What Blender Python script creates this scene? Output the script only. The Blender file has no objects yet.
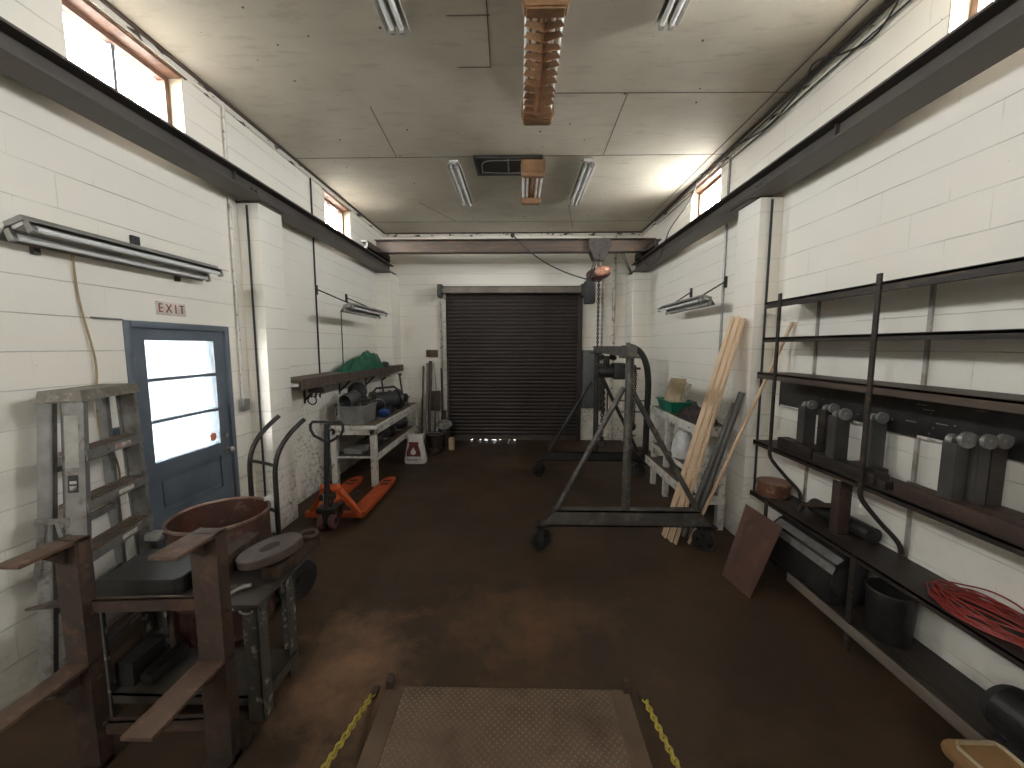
import bpy, bmesh, math, random
from mathutils import Vector, Matrix, noise as mnoise
random.seed(7)
S = bpy.context.scene
COL = S.collection
PI = math.pi
R = math.radians

# ------------------------------------------------------------------ camera, sky, exposure
cam = bpy.data.cameras.new('camera')
cam.sensor_fit = 'HORIZONTAL'; cam.sensor_width = 36.0
cam.lens = 385.0 * 36.0 / 1024.0
cam.clip_start = 0.05; cam.clip_end = 200
cam_o = bpy.data.objects.new('camera', cam); COL.objects.link(cam_o)
cam_o.location = (0, 0, 1.85)
cam_o.rotation_euler = (R(90 - 5.637), 0, R(1.185))
S.camera = cam_o

W = bpy.data.worlds.new('overcast_sky'); S.world = W; W.use_nodes = True
wn = W.node_tree.nodes; wn.clear()
wo = wn.new('ShaderNodeOutputWorld'); wb = wn.new('ShaderNodeBackground')
wb.inputs[0].default_value = (1.0, 1.0, 1.0, 1); wb.inputs[1].default_value = 26.0
W.node_tree.links.new(wb.outputs[0], wo.inputs[0])
S.view_settings.view_transform = 'Standard'; S.view_settings.look = 'None'
S.view_settings.gamma = 1.0; S.view_settings.use_curve_mapping = False
S.view_settings.exposure = 1.55
S.cycles.max_bounces = 10; S.cycles.diffuse_bounces = 6; S.cycles.glossy_bounces = 3
S.cycles.transparent_max_bounces = 12; S.cycles.caustics_reflective = False; S.cycles.caustics_refractive = False
S.cycles.sample_clamp_indirect = 12.0

XL, XR, YE, YB, ZC = -2.6, 2.3, 7.5, -3.2, 3.975     # left wall, right wall, end wall, back wall, ceiling

def portal(name, loc, rot, sx, sy):
    l = bpy.data.lights.new(name, 'AREA'); l.shape = 'RECTANGLE'; l.size = sx; l.size_y = sy
    l.cycles.is_portal = True
    o = bpy.data.objects.new(name, l); o.location = loc; o.rotation_euler = rot; COL.objects.link(o)
LWIN = [(2.33, 3.12), (5.28, 6.05), (-1.5, -0.6)]  # last one is unseen behind the camera, added for fill light
RWIN = [(1.4, 2.3), (4.67, 5.45), (-2.2, -1.3)]  # last one likewise added out of view for fill light
WZ0, WZ1 = 3.24, 3.90
FILL_WIN = (-2.1, -1.35, 3.0, 3.75)      # added window, unseen high behind the camera, gives fill light
for a, b in LWIN: portal('sky_portal', (XL - .22, (a + b) / 2, (WZ0 + WZ1) / 2), (0, -PI / 2, 0), WZ1 - WZ0, b - a)
for a, b in RWIN: portal('sky_portal', (XR + .22, (a + b) / 2, (WZ0 + WZ1) / 2), (0, PI / 2, 0), WZ1 - WZ0, b - a)
portal('sky_portal', ((FILL_WIN[0] + FILL_WIN[1]) / 2, YB - .22, (FILL_WIN[2] + FILL_WIN[3]) / 2), (PI / 2, 0, 0), FILL_WIN[1] - FILL_WIN[0], FILL_WIN[3] - FILL_WIN[2])
portal('sky_portal', (XL - .24, 2.95, 1.5), (0, -PI / 2, 0), 0.9, 0.7)

# ------------------------------------------------------------------ materials
MATS = {}
def new_mat(name):
    m = bpy.data.materials.new(name); m.use_nodes = True
    nt = m.node_tree
    return m, nt, nt.nodes['Principled BSDF']
def N(nt, t, **kw):
    n = nt.nodes.new(t)
    for k, v in kw.items(): setattr(n, k, v)
    return n
def ramp(nt, fac, stops):
    r = N(nt, 'ShaderNodeValToRGB')
    while len(r.color_ramp.elements) < len(stops): r.color_ramp.elements.new(0.5)
    for e, (p, c) in zip(r.color_ramp.elements, stops):
        e.position = p; e.color = (*c, 1) if len(c) == 3 else c
    nt.links.new(fac, r.inputs[0]); return r.outputs[0]
def mix(nt, fac, a, b):
    m = N(nt, 'ShaderNodeMix', data_type='RGBA')
    for s, v in ((m.inputs[0], fac), (m.inputs[6], a), (m.inputs[7], b)):
        if hasattr(v, 'links'): nt.links.new(v, s)
        elif isinstance(v, tuple): s.default_value = (*v, 1)
        else: s.default_value = v
    return m.outputs[2]
def math_(nt, op, a, b=0.0, c=None):
    m = N(nt, 'ShaderNodeMath', operation=op)
    for i, v in enumerate((a, b) if c is None else (a, b, c)):
        if hasattr(v, 'links'): nt.links.new(v, m.inputs[i])
        else: m.inputs[i].default_value = v
    return m.outputs[0]
def noise(nt, vec, scale, detail=4, rough=.6):
    n = N(nt, 'ShaderNodeTexNoise'); n.inputs['Scale'].default_value = scale
    n.inputs['Detail'].default_value = detail; n.inputs['Roughness'].default_value = rough
    nt.links.new(vec, n.inputs['Vector']); return n.outputs[0]
def bump(nt, bsdf, h, strength, dist=.01):
    b = N(nt, 'ShaderNodeBump'); b.inputs['Strength'].default_value = strength; b.inputs['Distance'].default_value = dist
    nt.links.new(h, b.inputs['Height']); nt.links.new(b.outputs[0], bsdf.inputs['Normal'])
def mat(name, c1, c2=None, scale=6.0, rough=.6, metal=0.0, bmp=.15, lo=.35, hi=.65, stretch=None, c3=None, spec=.5):
    """worn surface: two (three) tones mixed by noise in object space, with a slight bump"""
    if name in MATS: return MATS[name]
    m, nt, b = new_mat(name)
    tc = N(nt, 'ShaderNodeTexCoord'); v = tc.outputs['Object']
    if stretch:
        mp = N(nt, 'ShaderNodeMapping'); mp.inputs['Scale'].default_value = stretch
        nt.links.new(v, mp.inputs[0]); v = mp.outputs[0]
    f = noise(nt, v, scale)
    if c2 is None: c2 = tuple(x * .72 for x in c1)
    col = ramp(nt, f, [(lo, c1), (hi, c2)])
    if c3:
        f2 = noise(nt, v, scale * 3.1, 6)
        col = mix(nt, ramp(nt, f2, [(.55, (0, 0, 0)), (.66, (1, 1, 1))]), col, c3)
    nt.links.new(col, b.inputs['Base Color'])
    b.inputs['Metallic'].default_value = metal
    b.inputs['Specular IOR Level'].default_value = spec
    nt.links.new(math_(nt, 'MULTIPLY_ADD', f, .25, rough - .12), b.inputs['Roughness'])
    if bmp: bump(nt, b, noise(nt, v, scale * 6, 3), bmp, .004)
    MATS[name] = m; return m

def block_wall_mat():
    m, nt, b = new_mat('painted_block')
    g = N(nt, 'ShaderNodeNewGeometry'); sp = N(nt, 'ShaderNodeSeparateXYZ'); nt.links.new(g.outputs['Position'], sp.inputs[0])
    sn = N(nt, 'ShaderNodeSeparateXYZ'); nt.links.new(g.outputs['True Normal'], sn.inputs[0])
    side = math_(nt, 'GREATER_THAN', math_(nt, 'ABSOLUTE', sn.outputs[0]), .5)
    u = math_(nt, 'ADD', math_(nt, 'MULTIPLY', sp.outputs[1], side), math_(nt, 'MULTIPLY', sp.outputs[0], math_(nt, 'SUBTRACT', 1.0, side)))
    z = sp.outputs[2]; P = g.outputs['Position']
    wob = math_(nt, 'MULTIPLY', math_(nt, 'SUBTRACT', noise(nt, P, 3.0, 3), .5), .012)
    zr = math_(nt, 'DIVIDE', math_(nt, 'ADD', math_(nt, 'SUBTRACT', z, .02), wob), .2)
    row = math_(nt, 'FLOOR', zr)
    hz = math_(nt, 'MULTIPLY', math_(nt, 'ABSOLUTE', math_(nt, 'SUBTRACT', math_(nt, 'FRACT', zr), .5)), 2.0)   # 1 at joints
    hj = math_(nt, 'MULTIPLY', math_(nt, 'SUBTRACT', hz, .955), 1 / .045); hj = math_(nt, 'MAXIMUM', hj, 0.0)
    ur = math_(nt, 'ADD', math_(nt, 'DIVIDE', u, .4), math_(nt, 'MULTIPLY', math_(nt, 'MODULO', row, 2.0), .5))
    vz = math_(nt, 'MULTIPLY', math_(nt, 'ABSOLUTE', math_(nt, 'SUBTRACT', math_(nt, 'FRACT', ur), .5)), 2.0)
    vj = math_(nt, 'MAXIMUM', math_(nt, 'MULTIPLY', math_(nt, 'SUBTRACT', vz, .978), 1 / .022), 0.0)
    brk = ramp(nt, noise(nt, P, 1.3, 5), [(.36, (.12,) * 3), (.62, (1,) * 3)])
    brk2 = ramp(nt, noise(nt, P, 2.1, 5), [(.5, (0,) * 3), (.68, (.45,) * 3)])
    joint = math_(nt, 'MAXIMUM', math_(nt, 'MULTIPLY', hj, brk), math_(nt, 'MULTIPLY', vj, brk2))
    base = ramp(nt, noise(nt, P, .9, 5), [(.3, (.84, .80, .72)), (.7, (.80, .755, .67))])
    # scuffs and rising dirt, heavier near the floor
    low = math_(nt, 'MAXIMUM', math_(nt, 'MULTIPLY', math_(nt, 'SUBTRACT', 1.55, z), .55), 0.0)
    spk = ramp(nt, noise(nt, P, 26, 8, .75), [(.50, (0,) * 3), (.66, (1,) * 3)])
    cl = ramp(nt, noise(nt, P, 1.7, 4), [(.42, (0,) * 3), (.62, (1,) * 3)])
    dirt = math_(nt, 'MULTIPLY', math_(nt, 'MULTIPLY', spk, cl), low)
    far = math_(nt, 'MINIMUM', math_(nt, 'MAXIMUM', math_(nt, 'MULTIPLY', math_(nt, 'SUBTRACT', sp.outputs[1], 3.3), 1.4), .12), 1.0)
    dirt = math_(nt, 'MINIMUM', math_(nt, 'MULTIPLY', math_(nt, 'MULTIPLY', dirt, far), 2.2), .85)
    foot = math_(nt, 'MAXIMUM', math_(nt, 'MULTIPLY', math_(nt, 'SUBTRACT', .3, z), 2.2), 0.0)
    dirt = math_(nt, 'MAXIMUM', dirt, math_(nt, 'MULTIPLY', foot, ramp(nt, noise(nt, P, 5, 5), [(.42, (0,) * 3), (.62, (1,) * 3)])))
    col = mix(nt, math_(nt, 'MULTIPLY', joint, .8), base, (.16, .14, .12))
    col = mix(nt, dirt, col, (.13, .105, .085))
    pit = ramp(nt, noise(nt, P, 22, 2), [(.77, (0,) * 3), (.79, (1,) * 3)])
    col = mix(nt, math_(nt, 'MULTIPLY', pit, .7), col, (.1, .08, .07))
    nt.links.new(col, b.inputs['Base Color']); b.inputs['Roughness'].default_value = .62; b.inputs['Specular IOR Level'].default_value = .3
    h = math_(nt, 'ADD', math_(nt, 'MULTIPLY', joint, -1.0), math_(nt, 'MULTIPLY', noise(nt, P, 60, 4), .25))
    bump(nt, b, h, .35, .006)
    return m
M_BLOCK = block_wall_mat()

def ceiling_mat():
    m, nt, b = new_mat('stained_ceiling_board')
    g = N(nt, 'ShaderNodeNewGeometry'); P = g.outputs['Position']
    mp = N(nt, 'ShaderNodeMapping'); mp.inputs['Scale'].default_value = (.5, 2.2, 1); nt.links.new(P, mp.inputs[0])
    c = ramp(nt, noise(nt, P, .7, 5), [(.3, (.66, .62, .53)), (.55, (.56, .52, .43)), (.75, (.43, .39, .31))])
    st = ramp(nt, noise(nt, mp.outputs[0], 6, 8, .7), [(.53, (0,) * 3), (.74, (.4,) * 3)])
    c = mix(nt, st, c, (.25, .2, .14))
    sp = ramp(nt, noise(nt, P, 14, 2), [(.77, (0,) * 3), (.785, (.9,) * 3)])
    c = mix(nt, sp, c, (.09, .06, .04))
    nt.links.new(c, b.inputs['Base Color']); b.inputs['Roughness'].default_value = .7; b.inputs['Specular IOR Level'].default_value = .25
    bump(nt, b, noise(nt, P, 30, 4), .1, .004)
    return m
M_CEIL = ceiling_mat()

def floor_mat():
    m, nt, b = new_mat('rust_dusted_concrete')
    g = N(nt, 'ShaderNodeNewGeometry'); P = g.outputs['Position']
    f1 = noise(nt, P, .8, 6, .65); f2 = noise(nt, P, 3.5, 8, .7)
    c = ramp(nt, math_(nt, 'ADD', math_(nt, 'MULTIPLY', f1, .65), math_(nt, 'MULTIPLY', f2, .35)),
             [(.34, (.029, .0185, .0115)), (.5, (.056, .034, .0195)), (.64, (.105, .058, .031))])
    sp = N(nt, 'ShaderNodeSeparateXYZ'); nt.links.new(P, sp.inputs[0])
    # lighter rust patches, floor sheen painted in, by the work table and pit
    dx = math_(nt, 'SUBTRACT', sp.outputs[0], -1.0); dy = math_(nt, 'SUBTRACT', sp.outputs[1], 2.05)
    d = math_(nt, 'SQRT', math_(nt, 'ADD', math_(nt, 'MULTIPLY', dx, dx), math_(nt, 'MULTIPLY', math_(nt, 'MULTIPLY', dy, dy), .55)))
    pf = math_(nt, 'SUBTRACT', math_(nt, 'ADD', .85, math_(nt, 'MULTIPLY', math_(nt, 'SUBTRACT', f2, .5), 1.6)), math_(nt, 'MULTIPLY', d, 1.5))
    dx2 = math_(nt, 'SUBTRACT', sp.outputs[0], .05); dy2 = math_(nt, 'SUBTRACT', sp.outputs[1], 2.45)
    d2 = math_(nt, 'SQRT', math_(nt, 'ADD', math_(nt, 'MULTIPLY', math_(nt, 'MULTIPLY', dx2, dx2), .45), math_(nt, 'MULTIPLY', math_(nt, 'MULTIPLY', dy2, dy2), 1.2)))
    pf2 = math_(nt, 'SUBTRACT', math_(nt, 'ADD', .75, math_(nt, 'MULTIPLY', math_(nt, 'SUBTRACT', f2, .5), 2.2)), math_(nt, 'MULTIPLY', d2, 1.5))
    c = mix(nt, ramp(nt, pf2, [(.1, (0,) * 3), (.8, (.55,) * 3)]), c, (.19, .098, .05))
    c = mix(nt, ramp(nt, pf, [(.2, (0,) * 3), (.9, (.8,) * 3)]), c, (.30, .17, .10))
    scr = ramp(nt, noise(nt, P, 7, 9, .75), [(.63, (0,) * 3), (.72, (.4,) * 3)])
    c = mix(nt, scr, c, (.20, .12, .075))
    nt.links.new(c, b.inputs['Base Color'])
    nt.links.new(ramp(nt, f2, [(.3, (.5,) * 3), (.7, (.75,) * 3)]), b.inputs['Roughness'])
    b.inputs['Specular IOR Level'].default_value = .35
    bump(nt, b, math_(nt, 'ADD', f2, math_(nt, 'MULTIPLY', noise(nt, P, 40, 4), .5)), .25, .008)
    return m
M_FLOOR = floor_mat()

def glass_mat():
    m, nt, b = new_mat('window_glass')
    nt.nodes.remove(b); out = nt.nodes['Material Output']
    t = N(nt, 'ShaderNodeBsdfTransparent'); t.inputs[0].default_value = (.93, .95, .96, 1)
    gl = N(nt, 'ShaderNodeBsdfGlossy'); gl.inputs['Roughness'].default_value = .05
    mx = N(nt, 'ShaderNodeMixShader'); mx.inputs[0].default_value = .05
    nt.links.new(t.outputs[0], mx.inputs[1]); nt.links.new(gl.outputs[0], mx.inputs[2]); nt.links.new(mx.outputs[0], out.inputs[0])
    return m
M_GLASS = glass_mat()

BEAM = mat('dark_painted_steel', (.075, .066, .059), (.105, .088, .074), 3, .5, .3, .1)
RUST = mat('rusty_steel', (.088, .053, .039), (.052, .037, .030), 5, .6, .35, .3, c3=(.12, .070, .045))
RUSTW = mat('brown_wood_beam', (.115, .078, .055), (.07, .05, .038), 4, .65, 0, .2, stretch=(.3, 3, 3), c3=(.07, .05, .04))
BSTEEL = mat('blackened_steel', (.035, .033, .032), (.062, .055, .05), 6, .42, .5, .15)
DARK = mat('black_rubber', (.02, .02, .021), (.035, .033, .033), 8, .6, 0, .1)
GALV = mat('galvanised_metal', (.42, .41, .39), (.28, .27, .25), 7, .42, .7, .06)
ALU = mat('weathered_aluminium', (.34, .33, .315), (.22, .212, .20), 6, .5, .6, .12, c3=(.2, .17, .14))
WHITEM = mat('white_enamel', (.72, .70, .66), (.58, .55, .5), 5, .4, 0, .05)
TUBE = mat('fluorescent_tube', (.85, .85, .83), (.78, .78, .76), 3, .25, 0, 0)
WPAINT = mat('chipped_white_paint', (.70, .67, .61), (.55, .51, .45), 5, .55, 0, .2, c3=(.2, .15, .11))
def pine_mat():
    m, nt, b = new_mat('pine_wood')
    tc = N(nt, 'ShaderNodeTexCoord'); mp = N(nt, 'ShaderNodeMapping'); mp.inputs['Scale'].default_value = (7, 7, .35); nt.links.new(tc.outputs['Object'], mp.inputs[0])
    oi = N(nt, 'ShaderNodeObjectInfo')
    c = ramp(nt, noise(nt, mp.outputs[0], 5, 4), [(.35, (.72, .53, .35)), (.65, (.60, .41, .25))])
    tone = ramp(nt, oi.outputs['Random'], [(0, (.62, .44, .29)), (1, (.80, .62, .44))])
    nt.links.new(mix(nt, .45, c, tone), b.inputs['Base Color']); b.inputs['Roughness'].default_value = .55
    return m
PINE = pine_mat()
DWOOD = mat('dark_shelf_wood', (.10, .068, .047), (.06, .042, .032), 5, .65, 0, .2, stretch=(3, .4, 3), c3=(.16, .11, .075))
ORANGE = mat('orange_paint', (.62, .11, .025), (.45, .075, .02), 6, .45, .1, .08, c3=(.17, .06, .035))
BLUEDOOR = mat('slate_blue_paint', (.125, .15, .18), (.10, .12, .145), 4, .4, 0, .05)
GREY = mat('grey_plastic', (.27, .26, .24), (.2, .19, .175), 6, .5, 0, .1)
GREEN = mat('green_tarp', (.012, .13, .065), (.008, .085, .045), 5, .55, 0, .2)
TEAL = mat('green_plastic', (.01, .17, .10), (.008, .12, .075), 5, .4, 0, .05)
YELLOW = mat('yellow_paint', (.60, .50, .09), (.42, .33, .07), 12, .5, .1, .1)
REDP = mat('red_rubber_cable', (.33, .04, .03), (.22, .028, .022), 8, .45, 0, .05)
WIRE = mat('black_cable', (.02, .018, .017), (.04, .034, .03), 8, .5, 0, 0)
DRUMW = mat('brown_drum_steel', (.12, .05, .035), (.065, .034, .028), 4, .45, .3, .12, c3=(.17, .10, .075))
CREAM = mat('cream_render', (.50, .44, .31), (.38, .32, .22), 6, .7, 0, .3)
BRFIX = mat('brown_enamel', (.30, .165, .08), (.19, .10, .05), 6, .45, .15, .05)

# ------------------------------------------------------------------ mesh helpers
class MB:
    """collects shapes in world coordinates, links them as one mesh object"""
    def __init__(s): s.b = bmesh.new()
    def _fin(s, vs, M=None):
        if M is not None:
            for v in vs: v.co = M @ v.co
    def box(s, a, b, bev=0.0, M=None):
        lo = [min(a[i], b[i]) for i in range(3)]; hi = [max(a[i], b[i]) for i in range(3)]
        t = bmesh.new(); bmesh.ops.create_cube(t, size=1)
        for v in t.verts: v.co = Vector([lo[i] + (v.co[i] + .5) * (hi[i] - lo[i]) for i in range(3)])
        if bev: bmesh.ops.bevel(t, geom=t.edges[:], offset=bev, segments=2, affect='EDGES', profile=.6)
        return s.join(t, M)
    def join(s, t, M=None):
        if M is not None: bmesh.ops.transform(t, matrix=M, verts=t.verts)
        me = bpy.data.meshes.new('tmp'); t.to_mesh(me); t.free(); s.b.from_mesh(me); bpy.data.meshes.remove(me); return s
    def bar(s, p, q, w, h, up=(0, 0, 1), bev=0.0):
        """rectangular bar from p to q; w across, h along up"""
        p, q = Vector(p), Vector(q); d = q - p; L = d.length; d.normalize(); up = Vector(up)
        x = d.cross(up)
        if x.length < 1e-4: x = d.cross(Vector((1, 0, 0)))
        x.normalize(); y = x.cross(d)
        M = Matrix((x, d, y)).transposed().to_4x4(); M.translation = p
        return s.box((-w / 2, 0, -h / 2), (w / 2, L, h / 2), bev, M)
    def cyl(s, p, q, r, r2=None, n=20, cap=True):
        p, q = Vector(p), Vector(q); d = q - p
        t = bmesh.new(); bmesh.ops.create_cone(t, cap_ends=cap, segments=n, radius1=r, radius2=r if r2 is None else r2, depth=d.length)
        M = Matrix.Translation((p + q) / 2) @ d.to_track_quat('Z', 'Y').to_matrix().to_4x4()
        return s.join(t, M)
    def sph(s, c, r, sc=(1, 1, 1), n=16):
        t = bmesh.new(); bmesh.ops.create_uvsphere(t, u_segments=n, v_segments=max(6, n // 2), radius=r)
        return s.join(t, Matrix.Translation(Vector(c)) @ Matrix.Diagonal((*sc, 1)))
    def tube(s, pts, r, n=10, closed=False):
        pts = [Vector(p) for p in pts]; k = len(pts); b = s.b; rings = []; prev = None
        for i, p in enumerate(pts):
            if closed: d = pts[(i + 1) % k] - pts[i - 1]
            else: d = pts[min(i + 1, k - 1)] - pts[max(i - 1, 0)]
            d.normalize()
            if prev is None:
                x = d.orthogonal().normalized()
            else:
                x = prev - d * prev.dot(d)
                x = x.normalized() if x.length > 1e-5 else d.orthogonal().normalized()
            prev = x; y = d.cross(x); rr = r[i] if isinstance(r, (list, tuple)) else r
            rings.append([b.verts.new(p + (x * math.cos(a) + y * math.sin(a)) * rr) for a in [2 * PI * j / n for j in range(n)]])
        m = k if closed else k - 1
        for i in range(m):
            A, B = rings[i], rings[(i + 1) % k]
            for j in range(n): b.faces.new((A[j], A[(j + 1) % n], B[(j + 1) % n], B[j]))
        if not closed: b.faces.new(rings[0][::-1]); b.faces.new(rings[-1])
        return s
    def lathe(s, prof, c=(0, 0, 0), n=32, M=None):
        """profile [(r, z)...] turned about z through c"""
        t = bmesh.new(); rings = []
        for r, z in prof:
            if r < 1e-5: rings.append([t.verts.new((0, 0, z))])
            else: rings.append([t.verts.new((r * math.cos(2 * PI * j / n), r * math.sin(2 * PI * j / n), z)) for j in range(n)])
        for A, B in zip(rings, rings[1:]):
            for j in range(n):
                a, a2 = A[j % len(A)], A[(j + 1) % len(A)]; q, q2 = B[j % len(B)], B[(j + 1) % len(B)]
                f = [v for i, v in enumerate((a, a2, q2, q)) if v not in (a, a2, q2, q)[:i]]
                if len(f) > 2: t.faces.new(f)
        return s.join(t, (Matrix.Translation(Vector(c)) @ M) if M is not None else Matrix.Translation(Vector(c)))
    def prism(s, poly, ax, v0, v1, bev=0.0, M=None):
        """polygon in the two axes other than ax, extruded along ax"""
        t = bmesh.new(); o = [i for i in range(3) if i != ax]
        def mk(v):
            L = []
            for p in poly:
                c = [0, 0, 0]; c[o[0]], c[o[1]] = p; c[ax] = v; L.append(t.verts.new(c))
            return L
        A, B = mk(v0), mk(v1); n = len(poly)
        t.faces.new(A); t.faces.new(B[::-1])
        for i in range(n): t.faces.new((A[i], B[i], B[(i + 1) % n], A[(i + 1) % n]))
        bmesh.ops.recalc_face_normals(t, faces=t.faces)
        if bev: bmesh.ops.bevel(t, geom=t.edges[:], offset=bev, segments=2, affect='EDGES')
        return s.join(t, M)
    def hexa(s, lo4, hi4):
        """eight-corner solid from two quads in the same winding"""
        t = bmesh.new(); A = [t.verts.new(p) for p in lo4]; B = [t.verts.new(p) for p in hi4]
        t.faces.new(A[::-1]); t.faces.new(B)
        for i in range(4): t.faces.new((A[i], A[(i + 1) % 4], B[(i + 1) % 4], B[i]))
        bmesh.ops.recalc_face_normals(t, faces=t.faces)
        return s.join(t)
    def rough(s, amp, sc=8.0, seed=0):
        for v in s.b.verts:
            n = mnoise.noise_vector(v.co * sc + Vector((seed * 3.7, seed, 0))); v.co += n * amp
        return s
    def build(s, name, m, parent=None, smooth=True):
        me = bpy.data.meshes.new(name); b = s.b
        bmesh.ops.recalc_face_normals(b, faces=b.faces)
        if parent is not None:
            p = parent; off = Vector((0, 0, 0))
            while p is not None: off += p.location; p = p.parent
        else:
            xs = [v.co.x for v in b.verts]; ys = [v.co.y for v in b.verts]; zs = [v.co.z for v in b.verts]
            off = Vector(((min(xs) + max(xs)) / 2, (min(ys) + max(ys)) / 2, min(zs)))
        for v in b.verts: v.co -= off
        if smooth:
            for f in b.faces: f.smooth = True
            for e in b.edges:
                if len(e.link_faces) != 2 or e.calc_face_angle(0) > R(38): e.smooth = False
        b.to_mesh(me); b.free(); me.materials.append(m)
        o = bpy.data.objects.new(name, me); COL.objects.link(o)
        if parent is not None: o.parent = parent
        else: o.location = off
        return o
def tag(o, label, cat, group=None, kind=None):
    o['label'] = label; o['category'] = cat
    if group: o['group'] = group
    if kind: o['kind'] = kind
    return o
def thing(name, label, cat, loc=(0, 0, 0), group=None):
    o = bpy.data.objects.new(name, None); o.empty_display_size = .1; COL.objects.link(o)
    o.location = loc; return tag(o, label, cat, group)
def struct(o): o['kind'] = 'structure'; return o
def copy_tree(o, parent=None):
    c = o.copy(); COL.objects.link(c)
    if parent is not None: c.parent = parent
    for ch in list(o.children): copy_tree(ch, c)
    return c
def arc(c, r, a0, a1, n, f): return [f(c, r, a0 + (a1 - a0) * i / n) for i in range(n + 1)]
def bez(p0, p1, p2, p3, n=14):
    p0, p1, p2, p3 = map(Vector, (p0, p1, p2, p3)); L = []
    for i in range(n + 1):
        t = i / n; L.append(p0 * (1 - t) ** 3 + p1 * 3 * t * (1 - t) ** 2 + p2 * 3 * t * t * (1 - t) + p3 * t ** 3)
    return L
def spline(P, n=8):
    """smooth curve through the points"""
    P = [Vector(p) for p in P]; Q = [P[0] * 2 - P[1]] + P + [P[-1] * 2 - P[-2]]; L = []
    for i in range(1, len(Q) - 2):
        a, b, c, d = Q[i - 1:i + 3]
        for k in range(n):
            t = k / n
            L.append(.5 * ((2 * b) + (c - a) * t + (2 * a - 5 * b + 4 * c - d) * t * t + (3 * b - a - 3 * c + d) * t ** 3))
    L.append(P[-1]); return L
def text_mesh(name, txt, size, m, parent, M, depth=.002, sx=1.0):
    """flat raised lettering as mesh; M places it"""
    cu = bpy.data.curves.new('tmp', 'FONT'); cu.body = txt; cu.size = size; cu.extrude = depth; cu.align_x = 'CENTER'; cu.align_y = 'CENTER'
    to = bpy.data.objects.new('tmp', cu); COL.objects.link(to)
    dg = bpy.context.evaluated_depsgraph_get(); dg.update()
    me = bpy.data.meshes.new_from_object(to.evaluated_get(dg)); bpy.data.objects.remove(to); bpy.data.curves.remove(cu)
    mb = MB(); mb.b.from_mesh(me); bpy.data.meshes.remove(me)
    bmesh.ops.transform(mb.b, matrix=M @ Matrix.Diagonal((sx, 1, 1, 1)), verts=mb.b.verts)
    return mb.build(name, m, parent, smooth=False)

# ------------------------------------------------------------------ room shell
def wall_grid(mb, ax, v0, v1, u0, u1, z0, z1, holes):
    """wall slab with rectangular holes [(u0,u1,z0,z1)]; ax = thickness axis"""
    us = sorted({u0, u1, *[h[0] for h in holes], *[h[1] for h in holes]}); zs = sorted({z0, z1, *[h[2] for h in holes], *[h[3] for h in holes]})
    for a, b in zip(us, us[1:]):
        run = None
        for c, d in zip(zs, zs[1:]):
            um, zm = (a + b) / 2, (c + d) / 2
            if any(h[0] < um < h[1] and h[2] < zm < h[3] for h in holes):
                if run: put(mb, ax, v0, v1, a, b, *run); run = None
            else: run = (run[0], d) if run else (c, d)
        if run: put(mb, ax, v0, v1, a, b, *run)
def put(mb, ax, v0, v1, a, b, c, d):
    if ax == 0: mb.box((v0, a, c), (v1, b, d))
    else: mb.box((a, v0, c), (b, v1, d))
DOOR = (2.49, 3.40, 0.0, 2.02)
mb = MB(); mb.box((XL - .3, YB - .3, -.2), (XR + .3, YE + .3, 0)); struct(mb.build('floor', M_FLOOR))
mb = MB(); mb.box((XL - .3, YB - .3, ZC), (XR + .3, YE + .3, ZC + .15))
# raised joint battens between boards
struct(mb.build('ceiling', M_CEIL))
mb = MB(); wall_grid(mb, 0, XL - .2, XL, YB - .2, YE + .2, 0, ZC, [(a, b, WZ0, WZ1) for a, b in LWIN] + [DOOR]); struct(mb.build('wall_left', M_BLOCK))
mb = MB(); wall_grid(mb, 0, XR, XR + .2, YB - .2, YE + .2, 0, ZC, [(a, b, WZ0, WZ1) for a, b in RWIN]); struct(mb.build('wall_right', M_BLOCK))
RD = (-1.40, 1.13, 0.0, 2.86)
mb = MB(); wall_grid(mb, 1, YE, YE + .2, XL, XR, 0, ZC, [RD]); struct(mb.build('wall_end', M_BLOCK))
mb = MB(); wall_grid(mb, 1, YB - .2, YB, XL, XR, 0, ZC, [FILL_WIN]); struct(mb.build('wall_back', M_BLOCK))
mb = MB(); bx0, bx1, bz0, bz1 = FILL_WIN  # window added in the unseen wall to brighten the room
for x in (bx0, (bx0 + bx1) / 2, bx1): mb.box((x - .02, YB - .15, bz0), (x + .02, YB - .09, bz1))
for z in (bz0, bz1 - .04): mb.box((bx0, YB - .15, z), (bx1, YB - .09, z + .04))
f_ = struct(mb.build('window_9', mat('brown_window_wood', (.22, .115, .075), (.14, .075, .05), 6, .55, 0, .1, stretch=(1, 3, 3))))  # frame of the added fill window, unseen behind the camera
mb = MB(); mb.box((bx0, YB - .122, bz0), (bx1, YB - .118, bz1)); mb.build('pane', M_GLASS, f_)
for nm, x0, x1, y0, y1, zt in (('pilaster_left', XL, -2.4, 3.62, 3.97, 3.155), ('pilaster_right', 2.1, XR, 3.55, 3.9, 3.145),
                               ('corner_pilaster_left', XL, -2.32, 7.0, YE, 3.155), ('corner_pilaster_right', 2.0, XR, 7.0, YE, 3.145)):
    mb = MB(); mb.box((x0, y0, 0), (x1, y1, zt), .008); struct(mb.build(nm, M_BLOCK))

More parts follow.
